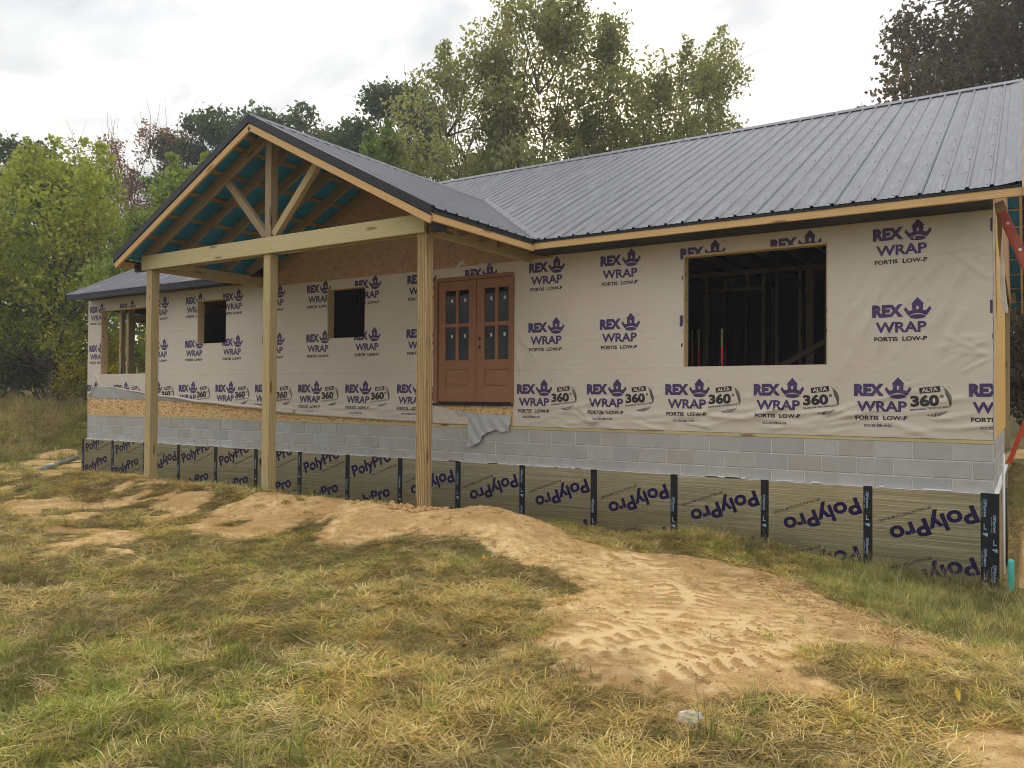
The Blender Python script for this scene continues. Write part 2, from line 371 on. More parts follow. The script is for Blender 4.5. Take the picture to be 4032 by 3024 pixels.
def dirtmask(x, y, soft=True):
    x = np.asarray(x, float); y = np.asarray(y, float)
    a = .45 * fbm(x, y, 2.2, 4, 11, .65); b = .45 * fbm(x, y, 2.2, 4, 29, .65)
    m = np.zeros(x.shape)
    offs = [(0, 0)] if not soft else [(0, 0), (.13, .09), (-.13, .09), (.1, -.13), (-.09, -.12)]
    for dx, dy in offs:
        k = np.zeros(x.shape, bool)
        for P in POLYS.values(): k |= inpoly(x + a + dx, y + b + dy, P)
        m += k / len(offs)
    far_ = sstep(-6.0, -8.5, x)
    return m * (1 - far_ * sstep(.02, -.10, fbm(x, y, 1.7, 3, 33)) * .9)
TRACKS = [([(-2.75,-6.6),(-2.2,-5.7),(-1.9,-4.9),(-2.0,-4.1),(-2.45,-3.3),(-3.2,-2.75)], .46),
          ([(-1.75,-6.4),(-1.25,-5.5),(-.95,-4.7),(-1.1,-3.9),(-1.5,-3.1),(-2.0,-2.4)], .46),
          ([(-2.25,-6.4),(-1.75,-5.5),(-1.4,-4.8),(-1.5,-4.0),(-1.9,-3.3)], .40)]
def tread(x, y):
    h = np.zeros(x.shape); LG = np.full(x.shape, .5)
    for pts, wd in TRACKS:
        best = np.full(x.shape, 9.0); S = np.zeros(x.shape); T = np.zeros(x.shape); s0 = 0
        for (x1, y1), (x2, y2) in zip(pts[:-1], pts[1:]):
            L = math.hypot(x2 - x1, y2 - y1); ux, uy = (x2 - x1) / L, (y2 - y1) / L
            s = np.clip((x - x1) * ux + (y - y1) * uy, 0, L); px = x1 + ux * s; py = y1 + uy * s
            d = np.hypot(x - px, y - py); tt = (x - x1) * -uy + (y - y1) * ux
            k = d < best; best = np.where(k, d, best); S = np.where(k, s0 + s, S); T = np.where(k, tt, T); s0 += L
        ins = sstep(wd / 2 + .06, wd / 2 - .04, best)
        ph = (S + np.abs(T) * .45) / .15 + np.where(T > 0, .5, 0) + 1.3 * fbm(x, y, 2.5, 3, 51)
        lug = sstep(-.2, .8, np.sin(2 * math.pi * ph)) * sstep(.02, .07, np.abs(T)) * (.35 + 1.3 * np.clip(fbm(x, y, 7, 3, 55) + .5, 0, 1))
        amp = sstep(-.22, .10, fbm(x, y, 1.8, 3, 77))
        h += ins * amp * (.022 * lug - .018); LG = LG + ins * amp * (lug - .5) * -1.0
    return h, np.clip(LG, 0, 1)
def H(x, y, fine=True):
    x = np.asarray(x, float); y = np.asarray(y, float)
    z = -1.10 + .05 * fbm(x, y, .45, 3, 3)
    z -= .50 * sstep(-5.5, .4, x) * sstep(-6, 0, y)
    crest = .23 * sstep(-3.4, -5.2, x) * sstep(-17.5, -12.5, x) * (1 + .8 * fbm(x, y, .9, 2, 5))
    z += crest * np.exp(-((y + 2.85) / .75) ** 2)
    z += .10 * np.exp(-(((x + 5.3) / .5) ** 2 + ((y + 2.1) / .45) ** 2))
    z -= .27 * sstep(-2.2, -.6, y) * sstep(-3.0, -4.6, x)
    z -= .12 * np.exp(-(((x + .4) / 1.3) ** 2 + ((y + 6.2) / 1.0) ** 2)) * 0
    # rising field to the left, rising ground behind
    z += 1.35 * sstep(23.5, 31, -x + .35 * y) + .05 * np.clip(-x - 36, 0, 60)
    z += sstep(9, 20, y) * 1.1 + .05 * np.clip(y - 22, 0, 70)
    # trench along the side wall, with a bank at its far end
    tr = sstep(.05, .45, x) * sstep(.15, .9, y) * (1 - sstep(4.9, 6.2, y)) * (1 - sstep(2.2, 3.4, x))
    z -= .55 * tr
    z += 1.0 * sstep(4.9, 6.4, y) * sstep(-1, .2, x) * (1 - sstep(9, 20, y))
    if fine:
        m = dirtmask(x, y)
        z += m * (.07 * fbm(x, y, 2.4, 5, 13, .6) + .02) + (1 - m) * .05 * fbm(x, y, 2.2, 3, 17)
        z += m * .05 * np.maximum(0, fbm(x, y, 6, 4, 23, .65)) 
        z += tread(x, y)[0]
    return z
def H1(x, y): return float(H(np.array([x]), np.array([y]))[0])

def axis(parts):
    r = []
    for a, b, s in parts: r += list(np.arange(a, b - 1e-6, s))
    return np.array(r + [parts[-1][1]])
gx = axis([(-160,-60,10),(-60,-28,2),(-28,-14,.25),(-14,-8,.08),(-8,1.2,.03),(1.2,5,.15),(5,30,1.5),(30,120,10)])
gy = axis([(-60,-20,5),(-20,-9,.5),(-9,-1.2,.03),(-1.2,1.0,.08),(1.0,14,.3),(14,40,1.5),(40,180,10)])
GX, GY = np.meshgrid(gx, gy); x_, y_ = GX.ravel(), GY.ravel()
z_ = H(x_, y_); dm_ = dirtmask(x_, y_)
# the footing trench under the house floor is out of sight; keep the sheet below the floor there
damp_ = np.clip(.35 * np.exp(-(((x_ + 1.9) / .62) ** 2 + ((y_ + 3.3) / .17) ** 2) ** 2), 0, 1)
damp_ += .4 * sstep(.1, .25, fbm(x_, y_, 1.1, 4, 91)) * dm_
tq_ = np.clip((x_ + 2.0) / 1.7, 0, 1); damp_ += .55 * np.exp(-((y_ + 2.45 + 1.9 * tq_ ** 1.2) / .22) ** 2) * ((x_ > -2.3) & (x_ < .1)) * np.clip(.6 + 1.5 * fbm(x_, y_, 4, 3, 95), 0, 1)
damp_ += .7 * sstep(.2, .5, x_) * sstep(.3, 1.0, y_) * (1 - sstep(4.5, 6, y_))
dm_ = np.clip(dm_ + sstep(.1, .4, x_) * sstep(.2, .8, y_) * (1 - sstep(5.2, 6.0, y_)) + .9 * sstep(7.0, 8.0, y_) * sstep(12, 9.5, y_) * sstep(-3, 0, x_), 0, 1)
n, mcol = len(gy), len(gx)
I = np.arange(n * mcol).reshape(n, mcol)
quads = np.stack([I[:-1, :-1], I[:-1, 1:], I[1:, 1:], I[1:, :-1]], -1).reshape(-1, 4)
ground = obj('ground', fastmesh('ground', np.stack([x_, y_, z_], 1), quads, 'ground', True, {'dirt': ('FLOAT', dm_), 'damp': ('FLOAT', np.clip(damp_, 0, 1)), 'pressed': ('FLOAT', tread(x_, y_)[1])}))
tag(ground, kind='structure')

# ================================================================== HOUSE
XL, DEP, BACK = -18.30, 12.0, 5.2
XC, HW = -8.98, 3.31
def zm(y): return 2.77 + .5 * (y + .565) if y <= 6 else 2.77 + .5 * 6.565 - .5 * (y - 6)
def zp(dx): return 4.48 - .515 * abs(dx)
house = empty('house', (0, 0, 0), 'single storey house under construction wrapped in printed beige sheeting with a grey metal roof', 'house')

# ---- foundation wall of concrete blocks
fnd = MB(); fnd.box(XL + .006, -.006, .006, .19, -1.95, 0.0); fnd.box(-.19, -.006, .19, BACK, -2.6, 0.0); fnd.box(XL + .006, XL + .19, .19, BACK, -1.95, 0.0); fnd.box(XL + .19, -.19, BACK - .19, BACK - .006, -1.95, 0)
FND = fnd.obj('foundation_wall', 'mortar', house)
def block_mesh(L, hgt, nm='concrete_block'):
    a, b, d, c = L / 2, hgt / 2, .05, .006
    v = [(-a, 0 + c, -b), (a, c, -b), (a, c, b), (-a, c, b), (-a + c, 0, -b + c), (a - c, 0, -b + c), (a - c, 0, b - c), (-a + c, 0, b - c), (-a, d, -b), (a, d, -b), (a, d, b), (-a, d, b)]
    f = [(4, 5, 6, 7), (0, 1, 5, 4), (1, 2, 6, 5), (2, 3, 7, 6), (3, 0, 4, 7), (0, 8, 9, 1), (1, 9, 10, 2), (2, 10, 11, 3), (3, 11, 8, 0)]
    return mkmesh(nm, v, f, 'block')
BW, BH = .4064, .203
bm_full, bm_half = block_mesh(BW - .010, BH - .010), block_mesh(BW / 2 - .010, BH - .010)
for r in range(4):
    zc = -BH / 2 - r * BH
    x = 0.0; first = True
    while x > XL + .02:
        L = BW / 2 if (r % 2 and first) else BW
        first = False
        if x - L < XL + .05:
            L = x - XL
            if L < .1: break
            me = block_mesh(L - .01, BH - .01)
        else: me = bm_full if L == BW else bm_half
        o = obj('concrete_block', me, FND, (x - L / 2, -.001 - random.random() * .003, zc), (0, 0, random.uniform(-.003, .003)))
        x -= L
    if r < 3:
        for k in range(12):
            yy = BW / 2 + k * BW + (0 if r % 2 else BW / 2) + .02
            if yy < BACK - .2: obj('concrete_block', bm_full, FND, (.001, yy, zc), (0, 0, math.pi / 2))
# ---- sill plate, rim board, walls with openings
OPEN = [(-17.76, -15.78, .965, 2.455), (-14.19, -13.27, 1.56, 2.47), (-10.41, -9.485, 1.54, 2.45), (-7.93, -6.365, .385, 2.43), (-3.62, -1.755, .92, 2.445)]
for a, b in ((-18.3, -13.6), (-13.598, -8.7), (-8.698, -3.9), (-3.898, 0)):
    beam('sill_plate', (a, .045, .0225), (b, .045, .0225), .10, .045, 'pale_treated', house)
def wall_cells(x0, x1, z0, z1, holes):
    xs = sorted({x0, x1, *[h[0] for h in holes], *[h[1] for h in holes]}); zs = sorted({z0, z1, *[h[2] for h in holes], *[h[3] for h in holes]})
    for i in range(len(xs) - 1):
        for j in range(len(zs) - 1):
            cx_, cz_ = (xs[i] + xs[i + 1]) / 2, (zs[j] + zs[j + 1]) / 2
            if not any(h[0] < cx_ < h[1] and h[2] < cz_ < h[3] for h in holes): yield xs[i], xs[i + 1], zs[j], zs[j + 1]
wl = MB()
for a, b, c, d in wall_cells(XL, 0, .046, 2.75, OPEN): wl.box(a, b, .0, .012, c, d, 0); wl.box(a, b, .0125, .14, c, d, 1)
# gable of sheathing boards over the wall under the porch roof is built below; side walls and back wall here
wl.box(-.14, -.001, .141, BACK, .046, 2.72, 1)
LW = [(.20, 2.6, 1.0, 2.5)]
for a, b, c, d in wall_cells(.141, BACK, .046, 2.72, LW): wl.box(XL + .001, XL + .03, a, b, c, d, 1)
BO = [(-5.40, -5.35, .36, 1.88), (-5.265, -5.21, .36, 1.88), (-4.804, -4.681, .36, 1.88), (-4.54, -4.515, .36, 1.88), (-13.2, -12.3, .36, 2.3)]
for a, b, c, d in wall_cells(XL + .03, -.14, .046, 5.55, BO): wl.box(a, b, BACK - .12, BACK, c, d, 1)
WALL = wl.obj('wall', ['osb', 'interior_shade'], house)
# gable triangles at both ends
for X0, X1 in ((-.03, -.001), (XL + .001, XL + .03)):
    yy = [.0, 6, 12]; g_ = MB()
    prof = [(.0, 2.722), (.0, zm(0) - .09), (6, zm(6) - .09), (12, zm(12) - .09), (12, 2.722)]
    v = [(X0, y, z) for y, z in prof] + [(X1, y, z) for y, z in prof]; k = len(prof)
    g_.add(v, [tuple(range(k)), tuple(range(2 * k - 1, k - 1, -1))] + [(i, i + k, (i + 1) % k + k, (i + 1) % k) for i in range(k)])
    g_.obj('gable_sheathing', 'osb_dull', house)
# yellow sheathing panels on the side wall
for a, b in ((.02, 1.22), (1.224, 2.44), (2.444, 3.66), (3.664, 5.19)):
    p = MB(); p.box(.0, .012, a, b, .05, 2.70); p.obj('sheathing_panel', 'yellow_sheathing', house)
fl = MB(); fl.box(XL + .04, -.15, .145, BACK - .13, .20, .34); fl.obj('floor_deck', 'interior_shade', house)

# ---- sheathing seen below the lifted wrap: four foot boards with open joints
for k in range(16):
    a, b = max(XL + .002, -.0 - (k + 1) * 1.2192), -.0 - k * 1.2192
    if b < XL + .05: break
    p = MB(); p.box(a + .002, b - .002, -.004, -.0005, .05, .62 if b < -7.9 else .375); p.obj('osb_panel', 'osb', house)
# gable boards under the porch roof
edges = [-12.29, -11.3, -10.08, -8.862, -7.643, -6.424, -5.67]
for a, b in zip(edges[:-1], edges[1:]):
    a2, b2 = a + .002, b - .002; mid = [a2, b2] + ([XC] if a2 < XC < b2 else [])
    top = [(x, zp(x - XC) - .06) for x in sorted(mid)]
    poly = [(a2, 2.60), (b2, 2.60)] + [p for p in top[::-1]]
    k = len(poly); p = MB(); v = [(x, -.0165, z) for x, z in poly] + [(x, -.005, z) for x, z in poly]
    p.add(v, [tuple(range(k)), tuple(range(2 * k - 1, k - 1, -1))] + [(i, i + k, (i + 1) % k + k, (i + 1) % k) for i in range(k)])
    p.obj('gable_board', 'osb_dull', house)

# ---- house wrap with folds
FOLDS = []
rf = random.Random(3)
def fold(x0, z0, x1, z1, w, a): FOLDS.append((x0, z0, x1, z1, w, a * 1.7))
for i in range(75):      # slack folds along the lower edge
    x = rf.uniform(-6.3, 0); z = rf.uniform(.06, .34); L = rf.uniform(.15, .6); an = rf.uniform(-.25, .25)
    fold(x, z, x + L * math.cos(an), z + L * math.sin(an), rf.uniform(.014, .03), rf.uniform(.003, .009))
for i in range(60):
    x = rf.uniform(-13, -8); z = rf.uniform(.15, .42) + max(0, (-11 - x)) * .05; L = rf.uniform(.3, 1.2); an = rf.uniform(-.12, .06)
    fold(x, z, x + L * math.cos(an), z + L * math.sin(an), rf.uniform(.016, .035), rf.uniform(.003, .009))
for i in range(16):      # pulls fanning right of the big opening
    z = rf.uniform(.5, 2.3); x = rf.uniform(-1.6, -.9); an = rf.uniform(.9, 1.25); L = rf.uniform(.4, 1.0)
    fold(x, z, x + L * math.cos(an), z + L * math.sin(an), rf.uniform(.03, .06), rf.uniform(.003, .007))
for i in range(14):
    z = rf.uniform(.9, 2.4); L = rf.uniform(.3, .7); an = rf.uniform(2.4, 3.7)
    fold(-.02, z, -.02 + L * math.cos(an), z + L * math.sin(an), rf.uniform(.015, .035), rf.uniform(.003, .007))
for i in range(12):
    an = rf.uniform(.3, 2.6); fold(-4.98, .09, -4.98 + .5 * math.cos(an), .09 + .4 * math.sin(an), .02, rf.uniform(.004, .008))
for i in range(9):
    x = rf.uniform(-8, -6.2); z = rf.uniform(2.45, 2.7); L = .5; an = rf.uniform(-.7, .7)
    fold(x, z, x + L * math.cos(an), z + L * math.sin(an), .03, rf.uniform(.004, .008))
for z in (.92, 1.35, 1.86, 2.22): fold(-18.3, z + .02, 0, z, .012, .002)
for x0, z0, x1, z1 in ((-18.0, 1.0, -17.75, .75), (-17.95, .95, -17.7, .6), (-6.3, 1.5, -5.9, 1.0), (-6.32, 1.3, -6.2, .7)): fold(x0, z0, x1, z1, .03, .01)
for i in range(14):
    z = rf.uniform(.55, 2.0); x = rf.uniform(-1.72, -.5); an = rf.uniform(.95, 1.35); L = rf.uniform(.5, 1.2); fold(x, z, x + L * math.cos(an), min(2.55, z + L * math.sin(an)), rf.uniform(.03, .07), rf.uniform(.006, .011))
for i in range(26):
    x = rf.uniform(-6.2, -.1); z = rf.uniform(.1, .5); L = rf.uniform(.4, 1.1); an = rf.uniform(.02, .4); fold(x, z, x + L * math.cos(an), z + L * math.sin(an), rf.uniform(.02, .04), rf.uniform(.005, .010))
def Wd(x, z):
    h = .006 * (fbm(x, z, 1.3, 2, 61) + .5)
    for x0, z0, x1, z1, w, a in FOLDS:
        k = (x > min(x0, x1) - .12) & (x < max(x0, x1) + .12)
        if not k.any(): continue
        xx, zz = x[k], z[k]; L = math.hypot(x1 - x0, z1 - z0); ux, uz = (x1 - x0) / L, (z1 - z0) / L
        s = (xx - x0) * ux + (zz - z0) * uz; d = (xx - x0) * -uz + (zz - z0) * ux
        env = sstep(-.03, L * .25, s) * sstep(L + .03, L * .6, s)
        h[k] += a * env * np.exp(-(d / w) ** 2)
    return h
ZB = ([-18.3, -16, -14, -12.14, -11, -9.5, -7.93, -7.925, -6.37, -6.365, 0], [.42, .40, .335, .23, .168, .11, .07, .03, .03, .048, .046])
def zbot(x): return np.interp(x, *ZB)
def merged(a, b, st, special):
    base = [v for v in np.arange(a, b, st) if all(abs(v - s_) > st * .45 for s_ in special)]
    return np.array(sorted(base + [s_ for s_ in special if a - 1e-9 <= s_ <= b + 1e-9]))
wx = merged(XL, 0.0, .025, [XL, 0.0, -12.1, -5.87] + [v for h in OPEN for v in h[:2]])
wz = merged(.03, 2.82, .022, [.03, 2.82, 2.63, 2.70] + [v for h in OPEN for v in h[2:]])
WX, WZ = np.meshgrid(wx, wz); zb = zbot(WX); WZ2 = np.maximum(WZ, zb)
yy_ = -.008 - Wd(WX.ravel(), WZ2.ravel())
ii = np.arange(WX.size).reshape(WX.shape)
q = np.stack([ii[:-1, :-1], ii[:-1, 1:], ii[1:, 1:], ii[1:, :-1]], -1).reshape(-1, 4)
ccx = (WX[:-1, :-1] + WX[1:, 1:]).ravel() / 2; ccz = (WZ[:-1, :-1] + WZ[1:, 1:]).ravel() / 2; topz = WZ2[1:, 1:].ravel() - WZ2[:-1, 1:].ravel()
keep = topz > .002
for h in OPEN: keep &= ~((ccx > h[0]) & (ccx < h[1]) & (ccz > h[2]) & (ccz < h[3]))
keep &= ~((ccz > 2.63) & (ccx > -5.87)); keep &= ~((ccz > 2.70) & (ccx < -12.1))
keep &= ~((ccx > -7.93) & (ccx < -6.365) & (ccz < .4))
WRAP = obj('house_wrap', fastmesh('house_wrap', np.stack([WX.ravel(), yy_, WZ2.ravel()], 1), q[keep], 'wrap', True), house)
# return of the wrap round the corner and torn strip hanging there
rs = random.Random(5)
v = []; f = []
zs = np.linspace(.05, 2.7, 40)
for i, z in enumerate(zs):
    wdt = .10 + .05 * math.sin(z * 7) + .03 * rs.random()
    for j, yv in enumerate((-.009, .03, wdt)): v.append((.014 + .004 * rs.random() + (0 if j else -.012), yv, z))
for i in range(len(zs) - 1):
    for j in range(2): a = i * 3 + j; f.append((a, a + 1, a + 4, a + 3))
obj('wrap_corner', mkmesh('wrap_corner', v, f, 'wrap', True), house)
v = []; f = []; zs = np.linspace(1.55, 2.66, 26)
for i, z in enumerate(zs):
    tw = math.sin(z * 5.2) * .02; wd_ = .03 + .05 * (1 - abs((z - 1.6) / 1.1)) + .012 * math.sin(z * 23)
    cxx = .05 + (2.66 - z) * .035 + tw * .5; cyy = .25 + (2.66 - z) * .55
    for j, tt in enumerate(np.linspace(-1, 1, 5)): v.append((cxx + .03 * math.cos(tt * 1.6 + z * 3) , cyy + tt * wd_ * 2, z))
for i in range(len(zs) - 1):
    for j in range(4): a = i * 5 + j; f.append((a, a + 1, a + 6, a + 5))
obj('wrap_strip', mkmesh('wrap_strip', v, f, 'wrap', True), house)

# lifted lower edge at the far end: grey back turned out, rolled tan edge on top
ex = np.linspace(-18.28, -11.2, 90)
ztop = np.interp(ex, [-18.28, -18.18, -17.85, -17.1, -16.7, -15.95, -14.03, -12.14, -11.2], [.47, .47, .69, .66, .62, .535, .374, .262, .185]) + .008 * np.sin(ex * 5)
zlow = np.interp(ex, [-18.28, -18.0, -16, -14, -12.1, -11.2], [.46, .415, .40, .335, .225, .165])
v = []; f = []
for i, x in enumerate(ex):
    for j in range(6):
        tt = j / 5; bulge = .030 * tt + .006 * math.sin(x * 9 + j) * tt + .008 * math.sin(x * 23 + j * 2)
        v.append((x, -.014 - bulge - .004 * j - .016 * max(0, math.sin(x * 6.5 + tt * 4)) * tt * (1 - .5 * tt), zlow[i] + (ztop[i] - zlow[i]) * tt))
for i in range(len(ex) - 1):
    for j in range(5): a = i * 6 + j; f.append((a, a + 6, a + 7, a + 1))
obj('turned_up_edge', mkmesh('turned_up_edge', v, f, 'wrap_back', True), house)
tb = MB(); tb.tube([(x, -.062 - .008 * math.sin(x * 3), z) for x, z in zip(ex[5:], ztop[5:])], [.006 + .032 * min(1, i / 60) for i in range(len(ex) - 5)], 9)
x2 = np.linspace(-11.2, -7.95, 40); tb.tube([(x, -.035 - .006 * math.sin(x * 4), float(np.interp(x, [-11.2, -9.5, -7.95], [.18, .125, .085]))) for x in x2], [.038 - .018 * i / 40 for i in range(40)], 9)
tb.obj('rolled_edge', 'wrap', house, smooth=True)

# torn cloth below the door
def cloth(name, poly, mat, y0, amp, seed, st=.02):
    xs = [p[0] for p in poly]; zs_ = [p[1] for p in poly]
    bm = bmesh.new(); vs = [bm.verts.new((p[0], 0, p[1])) for p in poly]; bm.faces.new(vs)
    for v_ in np.arange(min(xs), max(xs), st): bmesh.ops.bisect_plane(bm, geom=bm.verts[:] + bm.edges[:] + bm.faces[:], plane_co=(v_, 0, 0), plane_no=(1, 0, 0))
    for v_ in np.arange(min(zs_), max(zs_), st): bmesh.ops.bisect_plane(bm, geom=bm.verts[:] + bm.edges[:] + bm.faces[:], plane_co=(0, 0, v_), plane_no=(0, 0, 1))
    bmesh.ops.triangulate(bm, faces=bm.faces[:])
    X = np.array([v_.co.x for v_ in bm.verts]); Z = np.array([v_.co.z for v_ in bm.verts])
    ytop = np.interp(X, [-7.94, -6.38], [.36, .216]); dz = np.clip(ytop - Z, 0, 1)
    u_ = (X + 7.2) * .8 + (Z - .2) * .62            # folds run down to the right
    hgt = amp * (np.sin(u_ * 38 + 5 * fbm(X, Z, 3, 2, seed)) * .5 + 1.4 * fbm(X, Z, 6, 3, seed + 1)) * np.clip(dz * 6, .15, 1)
    for i, v_ in enumerate(bm.verts): v_.co.y = y0 - .05 * dz[i] - hgt[i]
    me = bpy.data.meshes.new(name); bm.to_mesh(me); bm.free(); me.materials.append(MATS[mat])
    me.polygons.foreach_set('use_smooth', np.ones(len(me.polygons), dtype=bool))
    return obj(name, me, house)
cloth('wrap_remnant', [(-7.94, .36), (-7.49, .272), (-7.41, .205), (-7.19, .165), (-7.19, .055), (-7.94, .065)], 'wrap', -.016, .006, 5)
cloth('torn_flap', [(-7.88, .352), (-7.49, .272), (-7.0, .225), (-6.385, .216), (-6.40, .11), (-6.42, -.044), (-6.47, -.03), (-6.52, -.045), (-6.558, -.052), (-6.60, -.03), (-6.66, -.015), (-6.80, -.06), (-6.915, -.116), (-6.935, -.17), (-6.967, -.219), (-7.08, -.275), (-7.2, -.308), (-7.203, .05), (-7.2, .166), (-7.30, .19), (-7.414, .21), (-7.46, .25), (-7.489, .27)], 'wrap_back', -.035, .02, 9)

# ---- printing on the wrap
def text_geo(s, bold=0.0, res=3):
    c = bpy.data.curves.new('t', 'FONT'); c.body = s; c.fill_mode = 'FRONT'; c.resolution_u = res; c.offset = bold; c.dimensions = '2D'
    o = bpy.data.objects.new('t', c); COL.objects.link(o)
    me = bpy.data.meshes.new_from_object(o)
    v = np.array([tuple(p.co) for p in me.vertices]); f = [tuple(p.vertices) for p in me.polygons]
    bpy.data.objects.remove(o); bpy.data.curves.remove(c); bpy.data.meshes.remove(me)
    return v, f
class Print:
    """flat lettering in (x, z) with material index"""
    def __init__(s): s.mb = MB()
    def text(s, txt, x0, z0, w, h, mi=0, bold=0.0, rot=0, piv=None, res=3, skew=0):
        v, f = text_geo(txt, bold, res); mn, mx_ = v.min(0), v.max(0)
        X = (v[:, 0] - mn[0]) / (mx_[0] - mn[0]) * w; Z = (v[:, 1] - mn[1]) / (mx_[1] - mn[1]) * h
        X = X + skew * Z
        X, Z = X + x0, Z + z0
        if rot:
            px, pz = piv or (x0, z0); c, d = math.cos(rot), math.sin(rot)
            X, Z = px + (X - px) * c - (Z - pz) * d, pz + (X - px) * d + (Z - pz) * c
        s.mb.add([(x, 0, z) for x, z in zip(X, Z)], f, mi); return s
    def poly(s, pts, mi=0, rot=0, piv=(0, 0)):
        c, d = math.cos(rot), math.sin(rot); px, pz = piv
        pts = [(px + (x - px) * c - (z - pz) * d, pz + (x - px) * d + (z - pz) * c) for x, z in pts]
        s.mb.add([(x, 0, z) for x, z in pts], [tuple(range(len(pts)))], mi); return s
def crown(P, cx_, z0):
    a = lambda *p: [(cx_ + x, z0 + z) for x, z in p]
    P.poly(a((-.072, -.009), (.072, -.009), (0, .075)), 0)
    P.poly(a((-.058, -.009), (-.058, -.04), (-.054, -.075), (-.012, -.070), (-.012, -.03), (.012, -.03), (.012, -.009)), 0)
    P.poly(a((.012, -.009), (.012, -.070), (.054, -.075), (.058, -.04), (.058, -.009)), 0)
    arc = [(.095 - .19 * i / 10, -.143 + .030 * math.sin(math.pi * i / 10)) for i in range(11)]     # from right to left
    P.poly(a((-.054, -.0755), (-.09, -.085), (-.127, -.037), (-.145, -.068), *arc[::-1], (.145, -.068), (.127, -.037), (.09, -.085), (.054, -.0755), (.012, -.0705), (-.012, -.0705)), 0)
    P.poly([(cx_ + .086 * math.cos(t_), z0 - .153 + .026 * math.sin(t_)) for t_ in np.linspace(0, 2 * math.pi, 21)[:-1]], 0)
def rex(bottom):
    P = Print()
    P.text('REX', 0, -.15, .335, .15, 0, .065)
    crown(P, .486, 0); P.text('TM', .585, .035, .03, .012, 1)
    P.text('WRAP', .035, -.335, .545, .128, 0, .032)
    P.text('FORTIS', .02, -.434, .255, .052, 1, .034); P.text('LOW-P', .325, -.434, .26, .052, 1, .034)
    if bottom:
        P.text('ICC-ES ESR-4132', .115, -.515, .30, .03, 0, .03)
    return P
def alta():
    P = Print(); r = .11; pv = (.62, -.15)
    bx, bz = .715, -.118
    def R_(x0, z0, x1, z1, mi): P.poly([(x0, z0), (x1, z0), (x1, z1), (x0, z1)], mi, r, (bx, bz))
    R_(bx, bz, bx + .215, bz + .066, 1)
    P.text('ALTA', bx + .022, bz + .011, .17, .044, 2, .03, r, (bx, bz))
    P.text('360', .62, -.275, .30, .135, 1, .05, .05, (.62, -.275))
    P.text('o', .925, -.165, .036, .036, 1, .03)
    P.text('DRAINAGE TECHNOLOGY', .615, -.322, .41, .023, 1, .02, r, (.615, -.322))
    P.text('TM', 1.0, -.055, .026, .011, 1)
    cx_, cz_ = .86, -.20
    for i in range(20):       # hatched ring: right side and foot
        a_ = 1.05 - i * .075; ro = .185; ri = .185 - .05 * math.sin(math.pi * (i + 1) / 21) - .006
        P.poly([(cx_ + ro * math.cos(a_), cz_ + ro * math.sin(a_)), (cx_ + ri * math.cos(a_ + .02), cz_ + ri * math.sin(a_) + .03), (cx_ + ri * math.cos(a_ - .02), cz_ + ri * math.sin(a_) + .024), (cx_ + ro * math.cos(a_ - .045), cz_ + ro * math.sin(a_ - .045))], 1)
    for i in range(16):
        a_ = -2.0 + i * .085; ro = .185; ri = .185 - .04 * math.sin(math.pi * (i + 1) / 17) - .004
        P.poly([(cx_ + ro * math.cos(a_), cz_ + ro * math.sin(a_)), (cx_ + ro * math.cos(a_ + .05), cz_ + ro * math.sin(a_ + .05)), (cx_ + ri * math.cos(a_ + .05), cz_ + ri * math.sin(a_ + .03)), (cx_ + ri * math.cos(a_ + .015), cz_ + ri * math.sin(a_))], 1)
    return P
def cut_grid(mb, st):
    bm = bmesh.new(); vs = [bm.verts.new(p) for p in mb.v]
    for q_, mi in zip(mb.f, mb.mi):
        try: fc = bm.faces.new([vs[i] for i in q_]); fc.material_index = mi
        except ValueError: pass
    X = [v_[0] for v_ in mb.v]; Z = [v_[2] for v_ in mb.v]
    if st:
        for a_ in np.arange(min(X) + st, max(X), st): bmesh.ops.bisect_plane(bm, geom=bm.verts[:] + bm.edges[:] + bm.faces[:], plane_co=(a_, 0, 0), plane_no=(1, 0, 0))
        for a_ in np.arange(min(Z) + st, max(Z), st): bmesh.ops.bisect_plane(bm, geom=bm.verts[:] + bm.edges[:] + bm.faces[:], plane_co=(0, 0, a_), plane_no=(0, 0, 1))
    bmesh.ops.triangulate(bm, faces=bm.faces[:])
    me = bpy.data.meshes.new('p'); bm.to_mesh(me); bm.free(); return me
SRC_T, SRC_B, SRC_A = cut_grid(rex(False).mb, .06), cut_grid(rex(True).mb, .045), cut_grid(alta().mb, .045)
HOLES = OPEN[:3] + [(-7.93, -6.365, -.2, 2.43)] + OPEN[4:]
